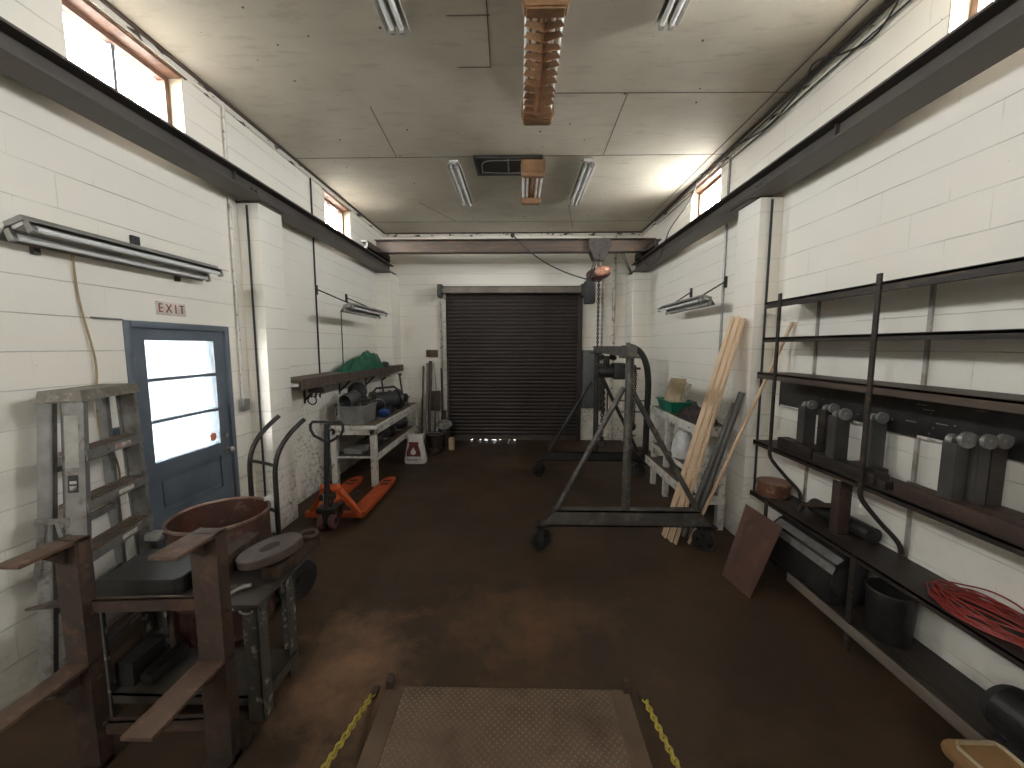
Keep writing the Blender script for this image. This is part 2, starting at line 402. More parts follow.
M_JOINT = mat('ceiling_joint_dark', (.16, .13, .10), (.09, .07, .055), 6, .8, 0, 0)
mb = MB()
for x0, y0, x1, y1 in ((-2.6, 4.63, 2.3, 4.63), (-.2, 2.3, -.23, 3.24), (-.48, 2.77, -.2, 2.77), (-.48, 3.235, -.23, 3.235), (-1.34, 3.7, -1.4, 4.63),
                       (.905, 3.56, .925, 4.63), (.2, 3.55, 2.3, 3.58), (-1.5, 6.0, -1.1, 6.9), (.72, 6.1, .95, 7.3), (-2.6, 6.9, 2.3, 6.92), (-1.9, 2.2, -1.2, 2.24)):
    mb.bar((x0, y0 - .07, ZC - .0015), (x1, y1 - .07, ZC - .0015), .007, .003)
for i in range(46): 
    x, y = random.uniform(-2.4, 2.1), random.uniform(2.0, 7.2); mb.cyl((x, y, ZC), (x, y, ZC - .004), random.uniform(.004, .012), n=8)
struct(mb.build('trim_1', M_JOINT))

# dark rotted ledger along the tops of the walls
M_LEDGE = mat('peeling_ledger', (.07, .045, .032), (.72, .68, .6), 7, .7, 0, .2, lo=.40, hi=.43, stretch=(1, .5, 2))
M_LEDGB = mat('dark_ledger', (.06, .042, .032), (.10, .065, .045), 9, .7, 0, .2)
def ledger(name, p, q, inward):
    mb = MB(); p, q, i = Vector(p), Vector(q), Vector(inward)
    mb.bar(p + i * .012 + Vector((0, 0, ZC - .04)), q + i * .012 + Vector((0, 0, ZC - .04)), .024, .05)
    o = struct(mb.build(name, M_LEDGE))
    mb = MB(); mb.bar(p + i * .022 + Vector((0, 0, ZC - .011)), q + i * .022 + Vector((0, 0, ZC - .011)), .045, .022)
    struct(mb.build(name[:-1] + str(int(name[-1]) + 3), M_LEDGB))
ledger('trim_2', (XL, YB, 0), (XL, YE, 0), (1, 0, 0)); ledger('trim_3', (XL, YE, 0), (XR, YE, 0), (0, -1, 0)); ledger('trim_4', (XR, YB, 0), (XR, YE, 0), (-1, 0, 0))

# clerestory windows
FRW = mat('brown_window_wood', (.22, .115, .075), (.14, .075, .05), 6, .55, 0, .1, stretch=(1, 3, 3))
MULL = mat('grey_mullion', (.24, .25, .26), (.18, .19, .2), 6, .5, .3, .05)
wi = 0
for side, L in ((-1, LWIN), (1, RWIN)):
    x = XL if side < 0 else XR
    for a, b in L:
        wi += 1; mb = MB(); xi, xo = x + side * .10, x + side * .17
        w = .045
        mb.box((xi, a, WZ1 - w), (xo, b, WZ1)); mb.box((xi, a, WZ0), (xo, b, WZ0 + w)); mb.box((xi, a, WZ0 + w), (xo, a + w, WZ1 - w)); mb.box((xi, b - w, WZ0 + w), (xo, b, WZ1 - w))
        f = struct(mb.build('window_%d' % wi, FRW))
        mb = MB(); mb.box((x + side * .125, (a + b) / 2 - .012, WZ0 + w), (x + side * .155, (a + b) / 2 + .012, WZ1 - w)); mb.build('mullion', MULL, f)
        for p, q in ((a + w, (a + b) / 2 - .012), ((a + b) / 2 + .012, b - w)):
            g = MB(); g.box((x + side * .137, p, WZ0 + w), (x + side * .142, q, WZ1 - w)); g.build('pane', M_GLASS, f)
        # cream rendered cheek, and the brown board along the head of the opening
        if a > 0:
            mb = MB()
            mb.box((x + side * .0, b - .008, WZ0), (x + side * .10, b, WZ1 - .0)); struct(mb.build('trim_%d' % (20 + wi), CREAM))
            mb = MB(); mb.box((x - side * .014, a - .06, WZ1), (x, b + .03, WZ1 + .03)); mb.box((x - side * .002, a, WZ1 - .012), (x + side * .10, b - .008, WZ1)); struct(mb.build('trim_%d' % (30 + wi), FRW))

# outside: yard, neighbouring clapboard house seen through the exit door
M_YARD = mat('pale_concrete_yard', (.62, .60, .56), (.5, .48, .45), 1.2, .8, 0, .1)
mb = MB(); mb.box((-30, -25, -.25), (XL - .3, 35, -.2)); mb.box((XR + .3, -25, -.25), (30, 35, -.2)); mb.box((XL - .3, YE + .3, -.25), (XR + .3, 35, -.2))
struct(mb.build('ground', M_YARD))
SIDW = mat('pale_clapboard', (.22, .255, .30), (.19, .22, .26), 2, .6, 0, .03)
h = thing('neighbouring_house', 'pale clapboard house wall seen through the glass of the exit door', 'house', (-5.0, 5.2, -.2))
mb = MB(); mb.box((-8.5, -1.0, -.2), (-5.0, 11, 2.9)); mb.build('house_wall', SIDW, h)
mb = MB(); z = -.1
while z < 2.75:
    mb.prism([(-5.0, z), (-4.965, z), (-4.99, z + .23), (-5.0, z + .23)], 1, -1.0, 6.35); z += .23
mb.build('clapboard', SIDW, h)
mb = MB(); mb.hexa([(-8.7, -1.3, 3.3), (-3.25, -1.3, 2.72), (-3.25, 11.3, 2.72), (-8.7, 11.3, 3.3)], [(-8.7, -1.3, 3.38), (-3.25, -1.3, 2.80), (-3.25, 11.3, 2.80), (-8.7, 11.3, 3.38)]); mb.build('sky_blocker', GALV, h)  # added unseen roof, keeps sky light off the siding
BLUG = mat('blue_grey_trim', (.32, .40, .46), (.25, .32, .38), 3, .4, 0, .03)
mb = MB(); mb.box((-5.0, 6.35, .3), (-4.9, 6.6, 2.6)); mb.box((-5.0, 7.5, .3), (-4.9, 7.7, 2.6)); mb.box((-5.0, 6.6, .3), (-4.97, 7.5, 2.6)); mb.build('window_surround', BLUG, h)
mb = MB()
for k in range(12): mb.box((-4.97, 6.65, .4 + k * .18), (-4.94, 7.45, .53 + k * .18))
mb.build('shutter', SIDW, h)

# ------------------------------------------------------------------ exit door
d1 = thing('door_1', 'slate blue exit door with three glass lites and two lower panels', 'door', (XL, 2.945, 0)); d1['kind'] = 'structure'
mb = MB(); xf = XL + .012
mb.box((XL - .2, 2.49, 0), (xf, 2.535, 2.02), .004); mb.box((XL - .2, 3.355, 0), (xf, 3.40, 2.02), .004); mb.box((XL - .2, 2.535, 1.975), (xf, 3.355, 2.02), .004)
mb.build('door_frame', BLUEDOOR, d1)
dx0, dx1 = XL - .055, XL - .012
ly0, ly1, lz = 2.64, 3.245, [(1.01, 1.295), (1.318, 1.596), (1.619, 1.89)]
mb = MB(); wall_grid(mb, 0, dx0, dx1, 2.53, 3.36, .012, 1.98, [(ly0, ly1, a, b) for a, b in lz] + [(2.65, 3.24, .62, .90), (2.65, 3.24, .17, .52)])
leaf = mb.build('door_leaf', BLUEDOOR, d1, smooth=False)
mb = MB()
for a, b in ((.62, .90), (.17, .52)):
    mb.box((dx0 + .01, 2.65, a), (dx1 - .016, 3.24, b)); mb.box((dx0 + .01, 2.69, a + .04), (dx1 - .006, 3.20, b - .04), .006)
mb.build('lower_panels', BLUEDOOR, leaf)
for a, b in lz:
    mb = MB(); mb.box((XL - .036, ly0, a), (XL - .031, ly1, b)); mb.build('pane', M_GLASS, leaf)
mb = MB(); mb.cyl((dx1, 3.305, .935), (dx1 + .035, 3.305, .935), .011); mb.sph((dx1 + .05, 3.305, .935), .027, (.8, 1, 1)); mb.cyl((dx1, 3.305, .935), (dx1 + .006, 3.305, .935), .032)
mb.cyl((dx1, 3.305, 1.06), (dx1 + .012, 3.305, 1.06), .022)
mb.build('door_knob', GALV, d1)
for z in (.25, 1.05, 1.72):
    mb = MB(); mb.cyl((XL + .014, 2.538, z - .05), (XL + .014, 2.538, z + .05), .009, n=10); mb.box((XL - .012, 2.538, z - .05), (XL + .012, 2.56, z + .05)); mb.build('hinge', BLUEDOOR, d1)
STK = mat('faded_orange_sticker', (.75, .22, .10), (.65, .3, .18), 25, .5, 0, 0)
mb = MB(); mb.cyl((XL - .0305, 3.19, 1.075), (XL - .029, 3.19, 1.075), .036, n=24); mb.build('round_sticker', STK, leaf)
mb = MB(); mb.box((XL - .2, 2.535, 0), (XL + .0, 3.355, .012)); struct(mb.build('trim_60', GALV))

# exit sign
e = thing('exit_sign', 'small white EXIT sign with red letters above the blue door', 'sign', (XL, 2.86, 2.07))
mb = MB(); mb.box((XL, 2.735, 2.075), (XL + .006, 2.975, 2.172), .002); mb.build('sign_plate', mat('sign_white', (.66, .62, .55), (.5, .44, .38), 14, .5, 0, 0), e)
M = Matrix.Translation((XL + .008, 2.855, 2.122)) @ Matrix(((0, 0, 1, 0), (1, 0, 0, 0), (0, 1, 0, 0), (0, 0, 0, 1)))
text_mesh('lettering', 'E X I T', .092, mat('sign_red', (.36, .05, .04), (.22, .035, .03), 20, .5, 0, 0), e, M, .0015, .82)

# ------------------------------------------------------------------ roll-up door
d2 = thing('door_2', 'brown corrugated roll-up door closed in the end wall', 'door', (-.115, YE, 0)); d2['kind'] = 'structure'
SLAT = mat('brown_shutter_steel', (.046, .034, .029), (.035, .026, .023), 2, .5, .2, .05)
mb = MB(); t = bmesh.new(); rows = []; zt = 2.86; z = .03; k = 0
while z < zt:
    for dz, dy in ((0, 0), (.012, .010), (.036, .013), (.060, .010), (.070, 0)):
        rows.append((z + dz, YE - .01 - dy))
    z += .0715
vr = [[t.verts.new((x, y, z)) for x in (RD[0] - .05, RD[1] + .05)] for z, y in rows]
for A, B in zip(vr, vr[1:]): t.faces.new((A[0], A[1], B[1], B[0]))
vr2 = [t.verts.new((x, YE + .02, z)) for z in (rows[0][0], rows[-1][0]) for x in (RD[0] - .05, RD[1] + .05)]
t.faces.new((vr2[0], vr2[1], vr2[3], vr2[2])); mb.join(t); mb.build('curtain', SLAT, d2)
mb = MB(); mb.box((RD[0] - .03, YE - .035, .011), (RD[1] + .03, YE + .02, .075)); 
xs = [RD[0] - .03, -.98, -.93, -.80, -.77, -.70, -.64, -.55, -.46, -.40, -.38, -.22, -.20, -.12, -.08, RD[1] + .03]
for xa, xb in zip(xs[::2], xs[1::2]): mb.box((xa, YE - .035, 0), (xb, YE + .02, .012))
mb.build('bottom_bar', mat('bottom_bar_steel', (.07, .055, .045), (.1, .08, .06), 6, .5, .3, .05), d2)
for x0, x1 in ((RD[0] - .085, RD[0] - .02), (RD[1] - .03, RD[1] + .055)):
    mb = MB(); mb.box((x0 if x0 < 0 else x0, YE - .075, 0), (x1, YE - .05, 2.86)); mb.box((x0 if x0 < 0 else x1 - .02, YE - .05, 0), (x0 + .02 if x0 < 0 else x1, YE, 2.86))
    mb.build('guide_rail', WPAINT if x0 < 0 else SLAT, d2)
mb = MB(); mb.prism([(YE - .02, 2.84), (YE - .20, 2.84), (YE - .20, 2.93), (YE - .16, 2.97), (YE, 2.97), (YE, 2.84)], 0, RD[0] - .1, RD[1] + .03, .004)
mb.build('hood', mat('hood_steel', (.22, .19, .15), (.15, .125, .10), 4, .5, .2, .08), d2)
for x0, x1 in ((RD[0] - .14, RD[0] - .06), (RD[1] + .0, RD[1] + .10)):
    mb = MB(); mb.box((x0, YE - .26, 2.76), (x1, YE, 2.99), .006); mb.cyl((x0 - .02, YE - .13, 2.87), (x1 + .02, YE - .13, 2.87), .05); mb.build('end_bracket', BSTEEL, d2)

# ------------------------------------------------------------------ crane runway and bridge
def ibeam(mb, x0, x1, z0, z1, y0, y1, tf=.014, tw=.012, ax=1, bw=None):
    c = (x0 + x1) / 2
    bx0, bx1 = bw or (x0, x1)
    P = [(bx0, z0), (bx1, z0), (bx1, z0 + tf), (c + tw / 2, z0 + tf), (c + tw / 2, z1 - tf), (x1, z1 - tf), (x1, z1), (x0, z1), (x0, z1 - tf), (c - tw / 2, z1 - tf), (c - tw / 2, z0 + tf), (bx0, z0 + tf)]
    mb.prism(P, ax, y0, y1)
for side, x0, x1 in ((-1, -2.52, -2.345), (1, 2.035, 2.21)):
    zb = 3.165 if side < 0 else 3.155
    o = thing('crane_runway_beam', 'long dark steel crane runway beam along the %s, under the clerestory windows' % ('wall with the blue exit door' if side < 0 else 'wall with the steel shelves'), 'beam', ((x0 + x1) / 2, 2.1, 3.14), 'crane runway beams')
    mb = MB(); ibeam(mb, x0, x1, zb, 3.33, YB + .1, 7.28, bw=(x0, x1 + .045) if side < 0 else (x0 - .055, x1)); mb.build('girder', BEAM, o)
    mb = MB(); c = (x0 + x1) / 2; mb.box((c - .02, YB + .1, 3.33), (c + .02, 7.28, 3.345), .003); mb.build('rail', BEAM, o)
    mb = MB()
    for y in ((3.35,) if side < 0 else (2.75,)):
        xa, xb = (c + .006, c + .035) if side < 0 else (c - .035, c - .006)
        mb.box((xa, y, zb + .014), (xb, y + .01, 3.316))
    for yy in (3.58, 3.64):
        for zz in (3.2, 3.26):
            mb.cyl((c - side * .006, yy, zz), (c - side * .022, yy, zz), .014, n=6)
    mb.build('stiffener_and_bolts', BEAM, o)
    px = x0 if side < 0 else x1
    mb = MB(); pa, pb = (-2.6, -2.36) if side < 0 else (2.04, 2.3)
    mb.box((min(pa, pb), 3.6, zb - .01), (max(pa, pb), 3.93, zb)); mb.build('bearing_plate', BEAM, o)

br = thing('bridge_crane', 'rust-streaked bridge crane girder spanning the room before the end wall', 'crane', (-.1, 6.6, 3.33))
BRM = mat('rusted_bridge_steel', (.125, .085, .06), (.07, .058, .05), 2.2, .55, .25, .2, stretch=(.5, 3, 4), c3=(.19, .10, .05))
mb = MB(); ibeam(mb, 6.54, 6.70, 3.40, 3.61, -2.42, 2.22, ax=0)
mb.build('girder', BRM, br)
for cx in (-2.4325, 2.1225):
    s_ = 1 if cx < 0 else -1
    mb = MB(); mb.box((cx - .05, 6.15, 3.375), (cx + .05, 7.2, 3.40)); mb.box((cx + s_ * .03, 6.15, 3.375), (cx + s_ * .05, 7.2, 3.49)); mb.box((cx - .05, 6.15, 3.47), (cx + .05, 7.2, 3.49))
    et = mb.build('end_truck', BEAM, br)
    for y in (6.28, 7.06):
        mb = MB(); mb.cyl((cx - .03, y, 3.415), (cx + .025, y, 3.415), .068); mb.build('truck_wheel', BSTEEL, et)
# hoist under the bridge
h = thing('electric_chain_hoist', 'electric chain hoist with copper-coloured lid hanging from the bridge girder', 'hoist', (1.35, 6.62, 3.39))
for y in (6.52, 6.72):
    mb = MB(); mb.prism([(1.19, 3.60), (1.53, 3.60), (1.55, 3.5), (1.45, 3.27), (1.27, 3.27), (1.17, 3.5)], 1, y - .006, y + .006)
    for x, z in ((1.25, 3.54), (1.47, 3.54), (1.36, 3.34)): mb.cyl((x, y - .02, z), (x, y + .02, z), .022, n=8)
    mb.build('trolley_plate', mat('trolley_steel', (.075, .055, .048), (.045, .036, .032), 8, .65, .2, .15), h)
mb = MB(); mb.tube([(1.36, 6.62, 3.3), (1.36, 6.62, 3.2), (1.37, 6.62, 3.14)], .02); mb.cyl((1.36, 6.5, 3.34), (1.36, 6.74, 3.34), .015)
mb.build('suspension_hook', BSTEEL, h)
LID = mat('copper_lid', (.55, .30, .19), (.40, .17, .10), 8, .4, .3, .1, c3=(.2, .07, .05))
MRN = mat('maroon_cast_housing', (.10, .035, .032), (.065, .03, .03), 6, .5, .2, .15)
Mt = Matrix.Translation((1.36, 6.62, 3.05)) @ Matrix.Rotation(R(-12), 4, 'Y')
mb = MB(); t = bmesh.new(); bmesh.ops.create_uvsphere(t, u_segments=24, v_segments=14, radius=1); 
for v in t.verts: v.co = Vector((math.copysign(abs(v.co.x) ** .7, v.co.x) * .20, math.copysign(abs(v.co.y) ** .7, v.co.y) * .13, math.copysign(abs(v.co.z) ** .7, v.co.z) * .10))
mb.join(t, Mt)
mb.box((1.17, 6.55, 2.93), (1.42, 6.69, 3.06), .02); mb.build('motor_housing', MRN, h)
mb = MB(); mb.lathe([(0, .02), (.11, .018), (.145, .0), (.15, -.02), (.148, -.03)], n=28, M=Matrix.Rotation(PI / 2, 4, 'X')); bmesh.ops.transform(mb.b, matrix=Matrix.Translation((1.41, 6.485, 3.08)) @ Matrix.Rotation(R(-12), 4, 'Y') @ Matrix.Diagonal((.92, 1, .55, 1)), verts=mb.b.verts)
mb.build('lid', LID, h)
mb = MB(); mb.bar((1.285, 6.5, 3.28), (1.16, 6.5, 2.9), .015, .02); mb.bar((1.32, 6.5, 3.28), (1.2, 6.5, 2.9), .012, .02); mb.build('torque_rod', BSTEEL, h)
mb = MB(); mb.box((1.12, 6.48, 2.55), (1.30, 6.66, 2.92), .03); mb.build('chain_container', DARK, h)
def chain(mb, p, q, ll=.045, r=.006):
    p, q = Vector(p), Vector(q); L = (q - p).length; n = max(2, int(L / (ll * .72))); d = (q - p) / n
    M0 = d.to_track_quat('Z', 'Y').to_matrix().to_4x4()
    for i in range(n):
        c = p + d * (i + .5); M = Matrix.Translation(c) @ M0 @ Matrix.Rotation(PI / 2 * (i % 2), 4, 'Z')
        pts = [M @ Vector((math.cos(a) * ll * .32, 0, math.sin(a) * ll * .5)) for a in [2 * PI * k / 8 for k in range(8)]]
        mb.tube(pts, r, 5, True)
for x, zz in ((1.37, .95), (1.44, 1.02)):
    mb = MB(); chain(mb, (x, 6.6, 2.95), (x, 6.6, zz), .05, .008); mb.build('load_chain', GALV if x > 1.4 else BSTEEL, h)
mb = MB(); mb.tube(arc(Vector((1.37, 6.6, .86)), .05, R(90), R(-170), 10, lambda c, r, a: c + Vector((math.cos(a) * r, 0, math.sin(a) * r))), .014); mb.box((1.34, 6.57, .9), (1.40, 6.63, .97), .01); mb.build('load_hook', BSTEEL, h)
mb = MB(); mb.tube(bez((-.07, 6.5, 3.66), (.35, 6.5, 3.2), (.75, 6.5, 3.05), (1.2, 6.5, 2.93), 16), .010); mb.sph((-.07, 6.5, 3.655), .035, (1, 1, 1.3))
mb.build('power_cable', WIRE, h)

for ch in h.children: ch.location.x = -.055

# ------------------------------------------------------------------ conduits, boxes and cables
def pipe(name, pts, r, m, label, cat, group=None):
    mb = MB(); mb.tube(pts, r, 10); return tag(mb.build(name, m), label, cat, group)
pipe('conduit', [(XL + .016, 3.51, 3.97), (XL + .016, 3.51, 1.36)], .014, WPAINT, 'white-painted conduit running down to the grey outlet box by the blue door', 'pipe')
tag((lambda b: (b.box((XL, 3.52 - .05, 1.25), (XL + .05, 3.52 + .035, 1.36), .006), b.box((XL + .05, 3.49, 1.27), (XL + .054, 3.54, 1.34)), b.build('outlet_box', GALV))[2])(MB()), 'grey metal outlet box on the pilaster corner beside the blue door', 'electrical box')
pipe('conduit', [(-2.50, 3.608, 3.13), (-2.50, 3.608, .02)], .009, DARK, 'black rod running down the near face of the pilaster beyond the blue door', 'pipe')
pipe('conduit', [(XL + .012, 4.92, 3.96), (XL + .012, 4.92, 1.49)], .010, BSTEEL, 'thin dark conduit dropping behind the timber wall shelf', 'pipe')
pipe('conduit', [(XL + .008, 5.60, 2.36), (XL + .008, 5.60, 1.49)], .006, WIRE, 'thin dark cable down the wall below the fluorescent lamp above the wall shelf', 'cable')
pipe('conduit', [(XR - .014, 4.47, 3.95), (XR - .014, 4.47, 1.25)], .013, GALV, 'grey conduit down the wall behind the leaning pine strips', 'pipe')
pipe('conduit', [(2.195, 3.538, 3.12), (2.195, 3.538, .5)], .010, DARK, 'black rod running down the near face of the pilaster beside the shelves', 'pipe')
pipe('conduit', [(1.78, YE - .03, 3.93), (1.78, YE - .03, .02)], .030, WPAINT, 'thick white-painted downpipe on the end wall right of the roll-up door', 'pipe')
pipe('conduit', [(1.56, YE - .02, 3.93), (1.56, YE - .02, 1.75)], .014, WPAINT, 'thin white conduit feeding the grey electrical panel on the end wall', 'pipe')
pipe('conduit', [(-1.525, YE - .02, 2.7), (-1.525, YE - .02, .1)], .018, WPAINT, 'white pipe standing beside the left guide of the roll-up door', 'pipe')
tag((lambda b: (b.box((XL, 2.59, 2.515), (XL + .02, 2.645, 2.585), .003), b.cyl((XL + .02, 2.617, 2.565), (XL + .024, 2.617, 2.565), .01), b.cyl((XL + .02, 2.617, 2.535), (XL + .024, 2.617, 2.535), .01), b.build('receptacle', DARK))[3])(MB()), 'small black receptacle on the wall above the long fluorescent lamp', 'outlet')
pipe('wall_rod', [(XL + .01, 2.30, 2.022), (XL + .012, 2.48, 2.022)], .006, GALV, 'thin horizontal rod on the wall beside the top of the blue door', 'rod')
TAN = mat('tan_cord', (.34, .24, .12), (.25, .17, .09), 9, .5, 0, 0)
pipe('extension_cord', spline([(XL + .03, 2.22, 2.40), (XL + .01, 2.24, 2.2), (XL + .015, 2.25, 2.05), (XL + .02, 2.29, 1.75), (XL + .015, 2.275, 1.5), (XL + .02, 2.28, 1.3), (XL + .02, 2.34, 1.17), (XL + .02, 2.36, 1.0), (XL + .02, 2.3, .88), (XL + .02, 2.15, .84)]), .0055, TAN, 'tan extension cord hanging down the wall behind the step ladder', 'cord')
tag((lambda b: (b.box((XL, 2.31, 1.22), (XL + .05, 2.42, 1.33), .006), b.cyl((XL + .05, 2.36, 1.26), (XL + .056, 2.36, 1.26), .02), b.build('outlet_box', mat('dark_blue_box', (.07, .09, .12), None, 6, .5, .2, 0)))[2])(MB()), 'dark blue outlet box on the wall seen between the ladder steps', 'electrical box')
# bundle along the top of the shelf-side wall
def run(name, off, z, sag, r, lab, y0=-1.0, y1=7.3, x=XR):
    P = []; y = y0; i = 0
    while y <= y1: P.append((x - off, y, z - (sag * (.5 + .5 * math.sin(i * 2.1)) if i % 2 else 0))); y += .7; i += 1
    pipe(name, spline(P, 5), r, WIRE, lab, 'cable', 'cables under the ceiling edge')
run('electrical_cable', .05, 3.92, .012, .009, 'thick black cable run along the ceiling edge above the shelf-side wall')
run('electrical_cable', .02, 3.865, .012, .006, 'thin black cable run lowest along the top of the shelf-side wall')
run('electrical_cable', .17, 3.962, .006, .005, 'thin black cable clipped to the ceiling just in from the shelf-side wall')
pipe('electrical_cable', spline([(XR - .02, 2.55, 3.95), (XR - .03, 2.72, 3.83), (XR - .03, 2.95, 3.89), (XR - .12, 3.12, 3.94), (XR - .08, 3.3, 3.88), (XR - .06, 3.75, 3.83), (XR - .07, 4.2, 3.9)]), .007, WIRE, 'looped black cable sagging from the ceiling edge near the shelves', 'cable')
pipe('electrical_cable', spline([(2.25, 4.55, 3.95), (2.2, 4.75, 3.85), (2.2, 5.0, 3.93), (2.12, 5.06, 3.65), (1.94, 5.2, 3.36), (1.945, 5.55, 3.08), (1.945, 5.9, 3.04), (1.945, 6.2, 3.14), (1.945, 6.5, 3.36)]), .007, WIRE, 'slack black cable drooping over the runway beam by the far small window', 'cable')
mb = MB(); mb.bar((1.70, 6.66, 3.42), (1.88, 6.68, 3.05), .03, .03); mb.build('knee_brace', BEAM, br)  # diagonal knee brace of the bridge, lower end short of the pilaster
pan = thing('breaker_box', 'tall grey electrical breaker box mounted right of the roll-up door', 'electrical box', (1.34, YE, .66))
EPAN = mat('panel_grey', (.13, .135, .13), (.10, .105, .10), 4, .45, .2, .03)
mb = MB(); mb.box((1.20, YE - .12, .66), (1.49, YE, 1.77), .006); mb.build('cabinet', EPAN, pan)
mb = MB(); mb.box((1.215, YE - .135, .68), (1.475, YE - .12, 1.75), .005); pd = mb.build('panel_door', EPAN, pan)
mb = MB(); mb.box((1.45, YE - .15, 1.15), (1.465, YE - .135, 1.25), .003); mb.build('latch', BSTEEL, pd)
tag((lambda b: (b.box((-1.825, YE - .03, 1.635), (-1.60, YE, 1.775), .006), b.build('wall_box', mat('brown_box', (.11, .055, .03), None, 8, .5, .1, .1)))[1])(MB()), 'small brown box fixed on the end wall above the leaning tools', 'box')

# ------------------------------------------------------------------ fluorescent lamps
def strip_lamp(label, c, L, tilt, group, arms=None):
    """two-tube strip lamp along y centred at c; tilt about y; arms = wall x"""
    o = thing('fluorescent_lamp', label, 'lamp', c, group)
    T = Matrix.Translation(Vector(c)) @ Matrix.Rotation(tilt, 4, 'Y')
    mb = MB(); rw = .115 if arms else .082
    mb.prism([(-rw, -.035), (-.05, .012), (-.05, .03), (.05, .03), (.05, .012), (rw, -.035), (rw - .003, -.038), (.048, .006), (-.048, .006), (.003 - rw, -.038)], 1, -L / 2, L / 2, M=T)
    mb.build('reflector', GALV if arms else WHITEM, o)
    mb = MB(); mb.box((-.03, -L / 2 + .01, -.012), (.03, L / 2 - .01, .006), .004, T); mb.build('ballast_channel', WHITEM, o)
    so = .055 if arms else .03
    for sx in (-1, 1):
        a = T @ Vector((sx * so, -L / 2 + .03, -.035)); b = T @ Vector((sx * so, L / 2 - .03, -.035))
        mb = MB(); mb.cyl(a, b, .017, n=14); tb = mb.build('tube', TUBE, o)
        for s in (-1, 1):
            mb = MB(); mb.box((sx * so - .016, s * (L / 2 - .015) - .012, -.06), (sx * so + .016, s * (L / 2 - .015) + .012, .0), .004, T); mb.build('lamp_holder', GALV, tb)
    if arms:
        wx, dz = arms
        for s in (-.32, .32):
            p = T @ Vector((0, s * L, .03)); w = Vector((wx, p.y + .12 * s, p.z + dz))
            mb = MB(); mb.tube([p, w], .008, 8); mb.box((wx - .012, w.y - .015, w.z - .07), (wx + .012, w.y + .015, w.z + .05)); mb.build('bracket_arm', BSTEEL, o)
    return o
strip_lamp('long two-tube fluorescent lamp on the wall between blue door and near window', (-2.45, 2.49, 2.438), 1.22, R(-20), 'wall fluorescent lamps', arms=(XL + .012, -.06))
strip_lamp('two-tube fluorescent lamp on brackets above the timber wall shelf', (-2.12, 5.36, 2.34), 1.2, R(-18), 'wall fluorescent lamps', arms=(XL + .012, .20))
strip_lamp('two-tube fluorescent lamp on brackets above the white bench and pine strips', (2.0, 4.86, 2.36), 1.24, R(18), 'wall fluorescent lamps', arms=(XR - .012, .18))
strip_lamp('ceiling strip lamp cut by the top edge, nearer the blue-door side', (-.80, 2.09, 3.925), 1.24, 0, 'ceiling strip lamps')
strip_lamp('ceiling strip lamp cut by the top edge, nearer the shelf side', (.93, 2.09, 3.925), 1.24, 0, 'ceiling strip lamps')
strip_lamp('far ceiling strip lamp beside the dark vent', (-.76, 5.22, 3.925), 1.26, 0, 'ceiling strip lamps')
strip_lamp('far ceiling strip lamp on the shelf side of the brown lamp', (.77, 5.22, 3.925), 1.26, 0, 'ceiling strip lamps')

def brown_lamp(label, y0, y1, louvers):
    o = thing('industrial_tube_lamp', label, 'lamp', (.145, (y0 + y1) / 2, 3.74), 'brown ceiling tube lamps'); cx = .145
    mb = MB(); mb.box((cx - .115, y0 + .02, 3.93), (cx + .115, y1 - .02, 3.975), .01); mb.prism([(cx - .02, 3.93), (cx + .02, 3.93), (cx, 3.84)], 1, y0 + .08, y1 - .08); mb.build('housing', BRFIX, o)
    for y, s in ((y0, 1), (y1, -1)):
        mb = MB(); mb.prism([(cx - .125, 3.975), (cx + .125, 3.975), (cx + .14, 3.90), (cx + .14, 3.83), (cx + .12, 3.775), (cx - .12, 3.775), (cx - .14, 3.83), (cx - .14, 3.90)], 1, y, y + s * .085, .010); e = mb.build('end_cap', BRFIX, o)
        mb = MB(); ym = y - s * .004
        pts = [(cx + sx * .11, ym, z) for sx, z in ((-1, 3.95), (1, 3.95), (1, 3.82), (-1, 3.82))]; mb.tube(pts, .006, 6, True); mb.build('raised_border', BRFIX, e)
    for dx in (-.105, -.058, .058, .105):
        mb = MB(); mb.cyl((cx + dx, y0 + .07, 3.86), (cx + dx, y1 - .07, 3.86), .017, n=12); mb.build('tube', TUBE, o)
    if louvers:
        n = 12
        for i in range(n):
            y = y0 + .15 + (y1 - y0 - .27) * i / (n - 1)
            for s in (-1, 1):
                mb = MB(); tw = random.uniform(-.014, .014)
                q = [(cx + s * .004, y + .012, 3.765), (cx + s * .125, y - .012 + tw, 3.775), (cx + s * .105, y + .035 + tw, 3.845), (cx + s * .03, y + .045, 3.845)]
                mb.hexa(q, [(p[0], p[1] + .005, p[2] + .003) for p in q])
                q = [(cx + s * .004, y + .012, 3.765), (cx + s * .03, y + .045, 3.845), (cx + s * .002, y + .05, 3.85), (cx + s * .002, y + .02, 3.77)]
                mb.hexa(q, [(p[0] + s * .004, p[1] + .004, p[2]) for p in q]); mb.build('louver_blade', BRFIX, o)
    return o
brown_lamp('brown ceiling lamp with rows of V-shaped louver blades, nearest overhead', 2.40, 3.60, True)
brown_lamp('brown ceiling lamp with bare tubes hanging beside the dark vent', 4.58, 5.52, False)
v = thing('ceiling_vent', 'dark metal ceiling vent beside the bare-tube brown lamp', 'vent', (-.14, 4.83, 3.95))
mb = MB()
for a, b in (((-.53, 4.6), (.25, 4.63)), ((-.53, 5.03), (.25, 5.06)), ((-.53, 4.6), (-.50, 5.06)), ((.22, 4.6), (.25, 5.06))): mb.box((*a, 3.945), (*b, 3.975), .004)
mb.build('frame', BSTEEL, v)
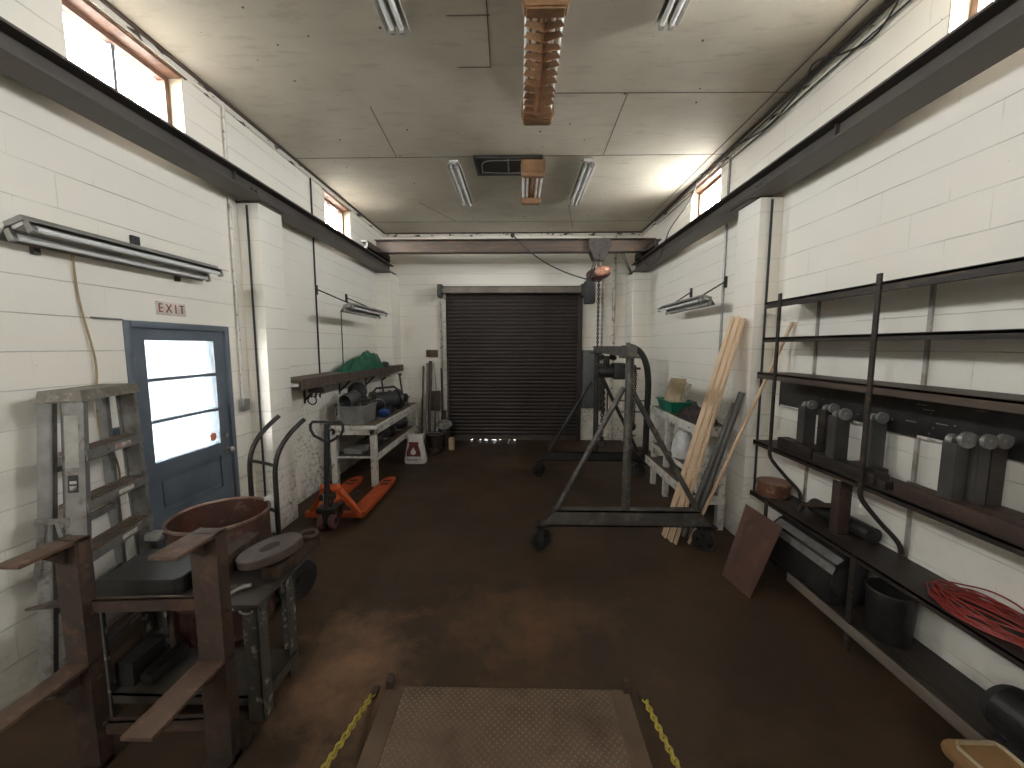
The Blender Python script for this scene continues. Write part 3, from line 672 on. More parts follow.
mb = MB(); mb.box((-.5, 4.63, 3.96), (.22, 5.03, 3.975)); mb.build('backing', mat('soot_black', (.018, .015, .013), (.03, .026, .022), 6, .7, 0, .1), v)
mb = MB(); mb.tube(spline([(-.46, 4.98, 3.952), (-.42, 4.72, 3.952), (-.2, 4.68, 3.952), (.1, 4.7, 3.952), (.15, 4.95, 3.952), (-.1, 5.0, 3.952), (-.46, 4.98, 3.952)]), .006, 6); mb.box((-.15, 4.63, 3.95), (-.13, 5.03, 3.96)); mb.build('grille_bars', GALV, v)
v.location.y -= .07

# ================================================================== left side of the room
# ------------------------------------------------------------------ cantilever rack in the front
rk = thing('cantilever_rack', 'rusty brown steel rack with two uprights and flat arms, before the work table', 'rack', (-1.6, 1.5, 0))
for x0, x1, y, zt in ((-1.915, -1.82, 1.465, 1.055), (-1.375, -1.262, 1.50, 1.075)):
    mb = MB()
    mb.box((x0, y, 0), (x1, y + .012, zt), .002); mb.box((x1 - .012, y + .012, 0), (x1, y + .06, zt), .002); mb.box((x0, y + .012, 0), (x0 + .012, y + .06, zt), .002)
    mb.box((x0, y - .45, 0), (x1, y + .12, .035), .004)
    u = mb.build('upright', RUST, rk)
    for z, l, w in ((zt - .01, .175, 0), (.50, .33, .0)):
        mb = MB(); mb.box((x0 + w, y - l, z - .006), (x1 - w, y + .055, z + .010), .003); mb.build('arm', mat('worn_rust_arm', (.135, .082, .056), (.09, .055, .042), 5, .55, .25, .25, c3=(.20, .115, .075)), u)
        mb = MB(); mb.prism([(y, z - .09), (y, z - .006), (y - l * .55, z - .006)], 0, (x0 + x1) / 2 - .004, (x0 + x1) / 2 + .004); mb.build('gusset', RUST, u)
    for z in (.2, .42, .72, .93):
        mb = MB(); mb.cyl((x1 - .002, y + .035, z), (x1 + .010, y + .035, z), .009, n=6); mb.build('bolt', RUST, u)
for z in (.772, .2):
    mb = MB(); mb.hexa([(-1.83, 1.50, z - .006), (-1.36, 1.53, z - .006), (-1.36, 1.555, z - .006), (-1.83, 1.525, z - .006)], [(-1.83, 1.50, z), (-1.36, 1.53, z), (-1.36, 1.555, z), (-1.83, 1.525, z)]); mb.hexa([(-1.83, 1.50, z - .055), (-1.36, 1.53, z - .055), (-1.36, 1.538, z - .055), (-1.83, 1.508, z - .055)], [(-1.83, 1.50, z), (-1.36, 1.53, z), (-1.36, 1.538, z), (-1.83, 1.508, z)]); mb.build('crossbar', RUST, rk)

# ------------------------------------------------------------------ work table and what lies on it
TLEG = mat('chipped_grey_leg', (.062, .06, .055), (.10, .095, .085), 6, .6, .2, .2, c3=(.42, .39, .32))
TTOP = mat('worn_table_plate', (.13, .115, .10), (.075, .062, .056), 4, .42, .5, .15, c3=(.19, .15, .12))
T0 = set(bpy.data.objects[:])
wt = thing('work_table', 'low steel work table with chipped grey legs and a lower shelf', 'table', (-1.7, 2.05, 0))
mb = MB(); mb.prism([(-2.12, 1.8), (-1.245, 1.8), (-1.245, 2.40), (-1.64, 2.40), (-1.66, 2.17), (-2.12, 2.17), (-2.12, 1.88), (-2.24, 1.85), (-2.33, 1.755)], 2, .605, .62, .002); mb.build('tabletop', TTOP, wt)
mb = MB(); mb.box((-2.1, 1.83, .57), (-1.255, 1.84, .605)); mb.box((-2.1, 2.13, .52), (-1.27, 2.14, .605)); mb.build('apron', TLEG, wt)
for x, y, s in ((-1.26, 1.81, -1), (-1.275, 2.13, -1), (-2.1, 1.81, 1), (-2.1, 2.13, 1)):
    mb = MB(); mb.box((x, y, 0), (x + s * .075, y + .008, .605), .002); yy = y + .075 if y < 2 else y - .067; mb.box((x, y, 0), (x + s * .008, yy, .605), .002); mb.build('leg', TLEG, wt)
mb = MB(); mb.box((-2.09, 1.82, .115), (-1.27, 2.12, .125)); mb.box((-1.275, 1.83, .065), (-1.268, 2.12, .125)); mb.box((-2.09, 1.82, .075), (-1.27, 1.826, .125)); mb.build('lower_shelf', mat('dusty_shelf_plate', (.075, .062, .05), (.05, .042, .036), 4, .65, .2, .15), wt)
mb = MB(); mb.tube(arc(Vector((-1.30, 1.798, .60)), .032, R(190), R(350), 10, lambda c, r, a: c + Vector((math.cos(a) * r, -.006, math.sin(a) * r * .6))), .005, 6); mb.build('wire_ring', GALV, wt)

mb = MB(); mb.bar((-2.0, 1.86, .19), (-2.0, 2.04, .19), .09, .13, bev=.004); tag(mb.build('dark_timber', BSTEEL), 'dark block lying at the wall end of the work table lower shelf', 'block')
mb = MB(); mb.bar((-1.90, 1.87, .155), (-1.89, 2.08, .155), .06, .06); mb.bar((-1.90, 1.87, .20), (-1.89, 2.08, .20), .012, .03); tag(mb.build('steel_channel', BSTEEL), 'dark steel channel beside the block on the work table lower shelf', 'steel channel')
o = thing('steel_block', 'thick blackened steel plate lying flat on the work table', 'steel plate', (-1.8, 2.03, .62))
mb = MB(); mb.prism([(-2.07, 1.83), (-1.69, 1.845), (-1.67, 1.87), (-1.67, 2.14), (-2.09, 2.14)], 2, .62, .712, .005); mb.build('plate', BSTEEL, o)
tag((lambda b: (b.bar((-1.60, 1.90, .678), (-1.60, 2.29, .678), .085, .115, bev=.004), b.cyl((-1.60, 2.24, .735), (-1.60, 2.24, .738), .012), b.build('steel_bar', RUST))[2])(MB()), 'square rusty steel bar lying on the work table beside the round flange', 'steel bar')
tag((lambda b: (b.bar((-1.315, 1.99, .655), (-1.285, 2.38, .655), .085, .07, bev=.004), b.build('steel_bar', RUST))[1])(MB()), 'rusty steel bar propping up the round flange on the work table', 'steel bar')
MF = Matrix.Translation((-1.385, 2.12, .717)) @ Matrix.Rotation(R(-11), 4, 'Y')
mb = MB(); mb.lathe([(.052, -.022), (.155, -.022), (.16, -.017), (.16, .019), (.155, .024), (.057, .024), (.052, .02), (.052, -.022)], n=48, M=MF); tag(mb.build('pipe_flange', mat('worn_flange_steel', (.14, .105, .088), (.09, .066, .056), 5, .45, .4, .15)), 'round steel flange with centre hole tilted on a bar on the work table', 'flange')
mb = MB(); mb.lathe([(.035, 0), (.06, 0), (.062, .012), (.055, .022), (.04, .022), (.035, .012), (.035, 0)], (-1.295, 2.335, .691), 24)
for k in range(8): a = k * PI / 4; mb.cyl((-1.30 + .047 * math.cos(a), 2.33 + .047 * math.sin(a), .702), (-1.30 + .047 * math.cos(a), 2.33 + .047 * math.sin(a), .71), .006, n=6)
tag(mb.build('bearing_ring', RUST), 'small rusty bearing ring at the far corner of the work table', 'ring')
mb = MB(); mb.tube(spline([(-1.43, 1.86, .63), (-1.41, 1.88, .64), (-1.385, 1.9, .645), (-1.37, 1.92, .64), (-1.385, 1.935, .632), (-1.41, 1.92, .632)]), .010, 8); tag(mb.build('bent_hook', GALV), 'small pale bent steel hook lying at the near edge of the work table', 'hook')

for o in bpy.data.objects[:]:
    if o not in T0 and o.parent is None: o.location.y -= .105

# ------------------------------------------------------------------ step ladder
ld = thing('step_ladder', 'weathered aluminium step ladder folded upright against the wall', 'ladder', (-2.38, 2.13, 0))
wv = Vector((-.26, .966, 0)).normalized(); nv = Vector((wv.y, -wv.x, 0)); O = Vector((-2.295, 1.945, 0))
def LP(u, n, z): return O + wv * u + nv * n + Vector((0, 0, z))
def lad_u(z): return -.075 * (1.57 - z) / .8, .40 + .03 * (1.57 - z) / .8
for near in (0, 1):
    mb = MB()
    def P(z, n): return LP(lad_u(z)[near], n, z)
    s = 1 if near == 0 else -1
    for n0, n1, th in ((0, .012, .03), (-.085, 0, .010), (-.085, -.075, .025)):
        lo = [P(0, n0), P(0, n1), P(0, n1) + wv * th * s, P(0, n0) + wv * th * s]; hi = [P(1.56, n0), P(1.56, n1), P(1.56, n1) + wv * th * s, P(1.56, n0) + wv * th * s]
        mb.hexa(lo, hi)
    fr = mb.build('front_rail', ALU, ld)
    mb = MB(); p = P(0, -.04); mb.box((p.x - .05, p.y - .02, 0), (p.x + .055, p.y + .02, .06), .006); mb.build('rubber_foot', DARK, fr)
    if near == 0:
        mb = MB(); mb.hexa([P(1.28, .0125) + wv * .005, P(1.28, .014) + wv * .005, P(1.28, .014) + wv * .024, P(1.28, .0125) + wv * .024], [P(1.5, .0125) + wv * .005, P(1.5, .014) + wv * .005, P(1.5, .014) + wv * .024, P(1.5, .0125) + wv * .024])
        def face(z0, z1, n0, n1, nm, m):
            q = MB(); q.hexa([P(z0, n0), P(z0, n1), P(z0, n1) - wv * .0015, P(z0, n0) - wv * .0015], [P(z1, n0), P(z1, n1), P(z1, n1) - wv * .0015, P(z1, n0) - wv * .0015]); q.build(nm, m, fr)
        face(1.22, 1.49, -.07, -.012, 'pale_sticker', mat('pale_sticker', (.42, .41, .37), None, 9, .6, 0, 0))
        face(1.09, 1.18, -.062, -.018, 'black_sticker', DARK); face(1.135, 1.15, -.055, -.025, 'white_patch', WPAINT); face(1.10, 1.125, -.055, -.025, 'white_patch', WPAINT)
STEPM = mat('ladder_tread', (.20, .15, .115), (.12, .088, .068), 8, .6, .3, .25, stretch=(1, 1, 1))
for i, z in enumerate((1.30, 1.03, .76, .49, .23)):
    a, b = lad_u(z)
    mb = MB(); mb.hexa([LP(a, -.105, z - .02), LP(a, .015, z - .02), LP(b, .015, z - .02), LP(b, -.105, z - .02)], [LP(a, -.105, z), LP(a, .015, z), LP(b, .015, z), LP(b, -.105, z)])
    for k in range(4): n = -.08 + k * .026; mb.hexa([LP(a + .01, n, z), LP(a + .01, n + .008, z), LP(b - .01, n + .008, z), LP(b - .01, n, z)], [LP(a + .01, n, z + .004), LP(a + .01, n + .008, z + .004), LP(b - .01, n + .008, z + .004), LP(b - .01, n, z + .004)])
    st = mb.build('step', STEPM, ld)
    mb = MB(); mb.hexa([LP(a, .015, z - .05), LP(a, .02, z - .05), LP(b, .02, z - .05), LP(b, .015, z - .05)], [LP(a, .015, z + .002), LP(a, .02, z + .002), LP(b, .02, z + .002), LP(b, .015, z + .002)]); mb.build('step_lip', ALU, st)
    m0 = (a + b) / 2
    mb = MB(); mb.hexa([LP(m0 - .02, .0205, z - .036), LP(m0 - .02, .022, z - .036), LP(m0 + .10, .022, z - .036), LP(m0 + .10, .0205, z - .036)], [LP(m0 - .02, .0205, z - .012), LP(m0 - .02, .022, z - .012), LP(m0 + .10, .022, z - .012), LP(m0 + .10, .0205, z - .012)])
    mb.build('step_sticker', mat('red_white_sticker', (.42, .06, .05), (.62, .6, .56), 30, .5, 0, 0) if i == 0 else WPAINT, st)
mb = MB(); mb.hexa([LP(-.02, -.175, 1.565), LP(-.02, .02, 1.565), LP(.42, .02, 1.565), LP(.42, -.175, 1.565)], [LP(-.01, -.165, 1.62), LP(-.01, .01, 1.62), LP(.41, .01, 1.62), LP(.41, -.165, 1.62)])
mb.build('top_cap', mat('worn_cap', (.24, .22, .18), (.15, .12, .09), 7, .6, .2, .3, c3=(.32, .3, .26)), ld)
for near in (0, 1):
    def Q(z, n): return LP(lad_u(z)[near] + (.012 if near == 0 else -.012), n - .02 * (1.57 - z), z)
    s = 1 if near == 0 else -1; mb = MB()
    for n0, n1, th in ((-.135, -.125, .028), (-.19, -.125, .006)):
        mb.hexa([Q(.03, n0), Q(.03, n1), Q(.03, n1) + wv * th * s, Q(.03, n0) + wv * th * s], [Q(1.55, n0), Q(1.55, n1), Q(1.55, n1) + wv * th * s, Q(1.55, n0) + wv * th * s])
    mb.build('rear_rail', ALU, ld)
for z in (1.2, .85, .45):
    a, b = lad_u(z); n = -.15 - .02 * (1.57 - z)
    mb = MB(); mb.bar(LP(a + .02, n, z), LP(b - .02, n, z), .02, .03); mb.build('rear_brace', ALU, ld)
mb = MB(); mb.bar(LP(-.06, -.20, .955), LP(-.06, -.06, .945), .008, .03); mb.bar(LP(-.065, -.17, .95), LP(-.09, -.20, .66), .006, .022); mb.bar(LP(-.065, -.11, .95), LP(-.08, -.05, .66), .006, .022); mb.build('spreader', ALU, ld)

# ------------------------------------------------------------------ cut-down drum on a hand truck
dr = thing('steel_drum', 'cut-down brown steel drum standing open on the hand truck', 'drum', (-1.94, 2.36, .03))
mb = MB(); mb.lathe([(0, .03), (.266, .03), (.27, .05), (.27, .26), (.277, .27), (.277, .285), (.27, .295), (.27, .52), (.277, .53), (.277, .545), (.27, .555), (.27, .77), (.263, .77), (.263, .06), (0, .06)], (-1.94, 2.36, 0), 48); mb.build('shell', DRUMW, dr)
mb = MB(); mb.lathe([(.261, .765), (.269, .778), (.280, .772), (.280, .76), (.271, .755), (.261, .765)], (-1.94, 2.36, 0), 48); mb.build('rim', mat('worn_rim', (.33, .26, .22), (.2, .1, .075), 9, .4, .5, .1), dr)
mb = MB(); mb.box((-2.17, 2.08, .725), (-2.09, 2.15, .765), .008); mb.cyl((-2.19, 2.12, .745), (-2.07, 2.09, .745), .012); mb.build('clamp_lug', GALV, dr)
mb = MB(); mb.hexa([(-1.80, 2.58, .765), (-1.76, 2.56, .765), (-1.74, 2.60, .765), (-1.78, 2.62, .765)], [(-1.80, 2.58, .79), (-1.76, 2.56, .79), (-1.74, 2.60, .80), (-1.78, 2.62, .80)]); mb.build('bent_tab', WHITEM, dr)
ht = thing('hand_truck', 'black tubular hand truck with two curved handles beside the blue door', 'hand truck', (-1.86, 2.72, 0))
HN = Vector((.44, .9, 0)).normalized(); HT = Vector((-.9, .44, 0)).normalized(); HC = Vector((-2.005, 2.40, 0)) + HN * .31
HTM = mat('worn_black_tube', (.03, .026, .025), (.06, .045, .04), 7, .38, .4, .05)
for s in (1, -1):
    b = HC + HT * .155 * s
    mb = MB(); mb.tube([b + Vector((0, 0, .05)), b + Vector((0, 0, .5)), b + Vector((0, 0, .92))] + bez(b + Vector((0, 0, .92)), b + Vector((0, 0, 1.10)), b + HN * .07 + Vector((0, 0, 1.19)), b + HN * .24 + Vector((0, 0, 1.30)), 12)[1:], .017, 12); t_ = mb.build('side_tube', HTM, ht)
    w = HC + HN * .06 + HT * (.235 * s); w.z = .15
    mb = MB(); mb.lathe([(.07, -.035), (.12, -.04), (.145, -.03), (.15, 0), (.145, .03), (.12, .04), (.07, .035), (.07, -.035)], (0, 0, 0), 32); bmesh.ops.transform(mb.b, matrix=Matrix.Translation(w) @ HT.to_track_quat('Z', 'Y').to_matrix().to_4x4(), verts=mb.b.verts); wh = mb.build('wheel', DARK, ht)
    mb = MB(); mb.cyl(w - HT * .038, w + HT * .038, .072, n=24); mb.cyl(w - HT * .05, w + HT * .05, .022, n=12); mb.build('hub', BSTEEL, wh)
    mb = MB(); mb.bar(b + Vector((0, 0, .42)), w, .02, .02); mb.build('axle_stay', HTM, ht)
mb = MB(); w = HC + HN * .06; w.z = .15; mb.cyl(w - HT * .235, w + HT * .235, .012); mb.build('axle', BSTEEL, ht)
for z in (.35, .66, 1.0):
    mb = MB(); a, b = HC + HT * .155 + Vector((0, 0, z)), HC - HT * .155 + Vector((0, 0, z)); mb.tube(bez(a, a + HN * .03, b + HN * .03, b, 10), .012, 10); mb.build('cross_tube', HTM, ht)
mb = MB(); a = HC + Vector((0, 0, .028)); mb.hexa([a + HT * .18 - Vector((0, 0, .012)), a - HT * .18 - Vector((0, 0, .012)), a - HT * .15 - HN * .40 - Vector((0, 0, .012)), a + HT * .15 - HN * .40 - Vector((0, 0, .012))], [a + HT * .18, a - HT * .18, a - HT * .15 - HN * .40, a + HT * .15 - HN * .40]); mb.build('toe_plate', BSTEEL, ht)

# ------------------------------------------------------------------ pallet jack
pj = thing('pallet_jack', 'orange pallet jack with black handle, forks under the white bench', 'pallet jack', (-1.96, 4.4, 0))
for x0, x1 in ((-2.27, -2.105), (-1.825, -1.66)):
    mb = MB(); c = (x0 + x1) / 2
    lo = [(x0, 4.02, .05), (x1, 4.02, .05), (x1, 5.06, .05), (x0, 5.06, .05)]; mb.hexa(lo, [(p[0], p[1], .10) for p in lo])
    lo = [(x0, 5.06, .05), (x1, 5.06, .05), (c + .045, 5.20, .06), (c - .045, 5.20, .06)]; mb.hexa(lo, [(x0, 5.06, .10), (x1, 5.06, .10), (c + .045, 5.20, .085), (c - .045, 5.20, .085)])
    f = mb.build('fork', ORANGE, pj)
    mb = MB()
    for y in (4.86, 4.97): mb.box((c - .05, y, .0995), (c + .05, y + .055, .1012))
    mb.build('fork_slots', DARK, f)
    mb = MB(); mb.cyl((c - .04, 4.93, .04), (c + .04, 4.93, .04), .04, n=16); mb.build('load_roller', DARK, f)
mb = MB(); mb.box((-2.27, 3.99, .06), (-1.66, 4.05, .115), .006); mb.build('frame_head', ORANGE, pj)
mb = MB(); mb.box((-2.06, 3.90, .10), (-1.86, 4.0, .22), .01); mb.cyl((-1.96, 3.94, .15), (-1.96, 4.6, .10), .03); mb.build('lift_linkage', BSTEEL, pj)
for x0, sx in ((-1.70, 1), (-2.22, -1)):
    mb = MB(); mb.hexa([(x0 - .035, 4.0, .09), (x0 + .035, 4.0, .09), (x0 + .035, 4.05, .09), (x0 - .035, 4.05, .09)], [(-1.96 + sx * .03, 3.93, .40), (-1.96 + sx * .085, 3.93, .40), (-1.96 + sx * .085, 3.98, .42), (-1.96 + sx * .03, 3.98, .42)])
    mb.build('frame_strut', ORANGE, pj)
mb = MB(); mb.cyl((-2.03, 3.95, .40), (-1.89, 3.95, .40), .042, n=20); mb.sph((-1.89, 3.95, .40), .042); mb.sph((-2.03, 3.95, .40), .042); mb.build('strut_crown', ORANGE, pj)
mb = MB(); mb.cyl((-1.96, 3.87, .08), (-1.96, 3.87, .22), .06, n=20); mb.box((-2.06, 3.82, .17), (-1.86, 3.99, .23), .015); mb.box((-2.03, 3.84, .30), (-1.89, 3.93, .36), .01); pm = mb.build('pump_body', BSTEEL, pj)
mb = MB(); mb.cyl((-1.96, 3.855, .22), (-1.96, 3.855, .38), .032, n=18); mb.cyl((-1.925, 3.86, .2), (-1.90, 3.86, .33), .014); mb.build('pump_piston', mat('chrome', (.6, .6, .6), (.45, .45, .45), 6, .2, 1, 0), pm)
for s in (-1, 1):
    mb = MB(); mb.lathe([(.03, -.026), (.07, -.026), (.085, -.018), (.085, .018), (.07, .026), (.03, .026), (.03, -.026)], n=28, M=Matrix.Rotation(PI / 2, 4, 'Y')); bmesh.ops.transform(mb.b, matrix=Matrix.Translation((-1.96 + s * .055, 3.87, .085)), verts=mb.b.verts)
    w = mb.build('steer_wheel', mat('maroon_wheel', (.19, .085, .075), (.13, .06, .055), 8, .5, 0, .1), pj)
    mb = MB(); mb.cyl((-1.96 + s * .028, 3.87, .085), (-1.96 + s * .083, 3.87, .085), .034, n=16); mb.build('wheel_hub', DARK, w)
mb = MB(); mb.bar((-1.96, 3.865, .36), (-1.90, 3.82, 1.09), .045, .03, up=(0, -1, 0), bev=.006); pole = mb.build('tiller_pole', DARK, pj)
P = [(-1.96, .86), (-2.09, .93), (-2.12, .99), (-2.12, 1.04), (-2.095, 1.07), (-1.96, 1.072), (-1.825, 1.07), (-1.80, 1.04), (-1.80, .99), (-1.83, .93)]
mb = MB(); mb.tube([(x + .06, 3.84 - .05 * (z - .5), z + .045) for x, z in P], .014, 10, True); mb.build('loop_handle', DARK, pj)
mb = MB(); mb.bar((-1.90, 3.8, 1.03), (-1.82, 3.79, 1.04), .012, .02); mb.build('lift_lever', BSTEEL, pole)

pj.location.y -= .155; pj.location.x += .015

# ------------------------------------------------------------------ white bench under the timber shelf
def bench_leg(par, x0, x1, y0, y1, z1, m=None): mb = MB(); mb.box((x0, y0, 0), (x1, y1, z1), .004); return mb.build('leg', m or WPAINT, par)
wb_ = thing('wooden_workbench', 'long white-painted wooden bench under the timber wall shelf', 'bench', (-2.17, 5.9, 0))
mb = MB(); mb.box((-2.48, 4.85, .785), (-1.865, 6.92, .825), .004); mb.build('bench_top', mat('dirty_bench_top', (.10, .075, .058), (.16, .12, .09), 5, .65, 0, .2), wb_)
mb = MB(); mb.box((-1.868, 4.84, .775), (-1.852, 6.93, .828), .003); mb.box((-2.48, 4.835, .775), (-1.86, 4.85, .828), .003); mb.build('edge_trim', WPAINT, wb_)
mb = MB(); mb.box((-1.895, 4.88, .70), (-1.875, 6.9, .785)); mb.box((-2.45, 4.87, .70), (-1.88, 4.89, .785)); mb.build('apron', WPAINT, wb_)
for x in (-2.47, -1.95):
    for y in (4.87, 6.83): bench_leg(wb_, x, x + .075, y, y + .075, .785)
mb = MB(); mb.box((-2.46, 4.9, .385), (-1.9, 6.88, .405)); mb.build('lower_shelf', DWOOD, wb_)
mb = MB(); mb.box((-1.895, 4.93, .345), (-1.872, 6.85, .43), .003); mb.box((-2.42, 4.885, .385), (-1.93, 4.90, .41)); mb.build('lower_rail', WPAINT, wb_)
# on the bench
GCR = mat('grimy_crate', (.24, .235, .215), (.16, .15, .135), 7, .6, 0, .15)
cr = thing('plastic_crate', 'grey plastic crate of machine parts on the near end of the white bench', 'crate', (-2.19, 5.13, .825))
mb = MB()
def tapered(mb, c, z0, z1, w0, d0, w1, d1, t):
    A = lambda w, d, z: [(c[0] - w, c[1] - d, z), (c[0] + w, c[1] - d, z), (c[0] + w, c[1] + d, z), (c[0] - w, c[1] + d, z)]
    o0, o1, i0, i1 = A(w0, d0, z0), A(w1, d1, z1), A(w0 - t, d0 - t, z0 + t), A(w1 - t, d1 - t, z1)
    for k in range(4):
        j = (k + 1) % 4; mb.hexa([o0[k], o0[j], i0[j], i0[k]], [o1[k], o1[j], i1[j], i1[k]])
    mb.hexa(o0, i0)
tapered(mb, (-2.19, 5.12), .826, 1.06, .145, .2, .165, .225, .01); mb.build('crate_body', GCR, cr)
mb = MB()
for a, b in (((-2.36, 4.885), (-2.02, 4.905)), ((-2.36, 5.335), (-2.02, 5.355)), ((-2.365, 4.89), (-2.345, 5.35)), ((-2.035, 4.89), (-2.015, 5.35))): mb.box((*a, 1.045), (*b, 1.07), .004)
mb.build('crate_rim', GCR, cr)
mb = MB(); mb.lathe([(.085, -.12), (.092, -.12), (.095, .11), (.085, .13), (.03, .135), (0, .135), (0, .12), (.08, .115), (.085, -.12)], n=28, M=Matrix.Rotation(R(-80), 4, 'X') @ Matrix.Rotation(R(10), 4, 'Y')); bmesh.ops.transform(mb.b, matrix=Matrix.Translation((-2.25, 5.02, 1.15)), verts=mb.b.verts)
tag(mb.build('metal_can', mat('dull_can', (.17, .17, .17), (.11, .11, .11), 6, .4, .6, .05)), 'grey metal can lying open on top of the parts in the grey crate', 'can')
o = thing('electric_motor', 'black round motor housing on the back of the grey crate', 'motor', (-2.22, 5.25, 1.06))
mb = MB(); mb.lathe([(0, -.05), (.11, -.05), (.125, -.03), (.125, .04), (.09, .06), (0, .065)], n=28, M=Matrix.Rotation(R(65), 4, 'X')); bmesh.ops.transform(mb.b, matrix=Matrix.Translation((-2.26, 5.28, 1.22)), verts=mb.b.verts); mb.build('fan_cover', BSTEEL, o)
mb = MB(); mb.bar((-2.27, 5.2, 1.28), (-2.08, 5.18, 1.10), .06, .07, bev=.01); mb.cyl((-2.2, 5.14, 1.22), (-2.17, 5.14, 1.26), .03); mb.build('arm', DARK, o)
mb = MB()
for k in range(9): mb.sph((-2.12 + random.uniform(-.06, .06), 5.12 + random.uniform(-.08, .08), 1.07 + random.uniform(-.02, .06)), random.uniform(.025, .045), (1, 1, .7), 10)
mb.rough(.012, 20); tag(mb.build('scrap_parts', mat('greasy_scrap', (.05, .04, .035), (.17, .13, .11), 14, .45, .5, .2), smooth=False), 'rusty scrap parts heaped in the grey crate', 'scrap', kind='stuff')
mb = MB(); mb.tube(spline([(-2.36, 5.0, 1.1), (-2.42, 4.95, 1.0), (-2.41, 4.93, .9), (-2.38, 4.95, .98), (-2.43, 4.97, 1.06)]), .006, 6); tag(mb.build('pale_cord', GALV), 'pale cord hanging off the wall side of the grey crate', 'cord')
o = thing('portable_machine', 'black portable machine with a carry handle on the white bench', 'machine', (-2.06, 5.85, .825))
mb = MB(); mb.cyl((-2.19, 5.72, 1.02), (-1.95, 5.98, 1.02), .13, n=28); mb.box((-2.17, 5.72, .826), (-1.97, 5.95, .93), .01); mb.build('body', DARK, o)
for p, q in (((-2.22, 5.69), (-2.19, 5.72)), ((-1.95, 5.98), (-1.91, 6.02))):
    mb = MB(); mb.cyl((*p, 1.01), (*q, 1.01), .165, n=10); mb.build('end_plate', BSTEEL, o)
mb = MB(); mb.tube([(-2.2, 5.71, 1.12), (-2.2, 5.71, 1.17), (-2.17, 5.74, 1.215), (-1.97, 5.96, 1.215), (-1.93, 6.0, 1.17), (-1.93, 6.0, 1.12)], .017, 8); mb.build('carry_handle', DARK, o)
mb = MB(); mb.sph((-1.96, 5.50, .885), .09, (.9, 1.2, .6), 24); mb.rough(.035, 13, 3); tag(mb.build('blue_bag', mat('blue_plastic', (.02, .07, .24), (.012, .03, .10), 9, .35, 0, .2), smooth=False), 'crumpled blue plastic bag on the white bench beside the grey crate', 'bag')
mb = MB(); mb.tube(spline([(-2.1, 5.3, 1.08), (-2.0, 5.38, 1.10), (-1.95, 5.44, 1.05), (-1.95, 5.48, .95)]), .004, 6); tag(mb.build('thin_wire', GALV), 'thin pale wire curling from the grey crate to the blue bag', 'wire')
o = thing('bench_vise', 'dark bench vise with a long handle at the far end of the white bench', 'vise', (-2.0, 6.55, .825))
mb = MB(); mb.cyl((-2.0, 6.55, .826), (-2.0, 6.55, .90), .09, .06); mb.box((-2.06, 6.45, .90), (-1.94, 6.62, 1.0), .015); mb.box((-2.09, 6.42, .96), (-1.91, 6.46, 1.05), .008); mb.build('vise_body', BSTEEL, o)
mb = MB(); mb.box((-2.09, 6.36, .94), (-1.91, 6.41, 1.05), .008); mb.cyl((-2.0, 6.2, .97), (-2.0, 6.46, .97), .02); mb.build('sliding_jaw', BSTEEL, o)
mb = MB(); mb.tube([(-2.12, 6.22, .97), (-2.0, 6.21, .985), (-1.86, 6.21, 1.0), (-1.80, 6.2, 1.03)], .009, 8); mb.build('handle_bar', BSTEEL, o)
mb = MB(); mb.tube([(-2.20, 6.2, .826), (-2.27, 6.26, 1.26), (-2.27, 6.26, 1.29), (-2.20, 6.26, 1.34)], .014, 8); tag(mb.build('bent_crank', DARK), 'black bent crank rod standing behind the black portable machine', 'rod')
mb = MB(); mb.tube([(-2.07, 6.76, .826), (-2.16, 6.85, 1.34)], .016, 8); mb.box((-2.18, 6.84, 1.32), (-2.13, 6.88, 1.36), .004); tag(mb.build('steel_rod', RUST), 'rusty rod leaning beside the vise on the white bench', 'rod')
mb = MB(); mb.lathe([(0, .826), (.05, .826), (.05, 1.0), (.03, 1.05), (.025, 1.08), (0, 1.08)], (-2.27, 6.62, 0), 20); tag(mb.build('oil_bottle', DARK), 'black bottle standing behind the vise on the white bench', 'bottle')
# junk on the bench's lower shelf: old motors and a box
def old_motor(x, y, z, r, l, rz, lab):
    o = thing('electric_motor', lab, 'motor', (x, y, z), 'old motors under the white bench')
    M = Matrix.Translation((x, y, z + r + .012)) @ Matrix.Rotation(rz, 4, 'Z') @ Matrix.Rotation(PI / 2, 4, 'Y')
    mb = MB(); mb.lathe([(0, -l / 2), (r * .8, -l / 2), (r, -l / 2 + .02), (r, l / 2 - .02), (r * .8, l / 2), (0, l / 2)], n=24, M=Matrix.Identity(4))
    for k in range(14): a = 2 * PI * k / 14; mb.bar((r * math.cos(a), r * math.sin(a), -l * .35), (r * math.cos(a), r * math.sin(a), l * .35), .006, .012, up=(math.cos(a), math.sin(a), 0))
    bmesh.ops.transform(mb.b, matrix=M, verts=mb.b.verts); mb.build('casing', BSTEEL, o)
    mb = MB(); mb.cyl((0, 0, l / 2), (0, 0, l / 2 + .06), .014, n=10); bmesh.ops.transform(mb.b, matrix=M, verts=mb.b.verts); mb.build('shaft', GALV, o)
    mb = MB(); mb.box((-r * .8, -l * .3, 0), (r * .8, l * .3, .02)); bmesh.ops.transform(mb.b, matrix=Matrix.Translation((x, y, z)) @ Matrix.Rotation(rz + PI / 2, 4, 'Z'), verts=mb.b.verts); mb.build('foot', BSTEEL, o)
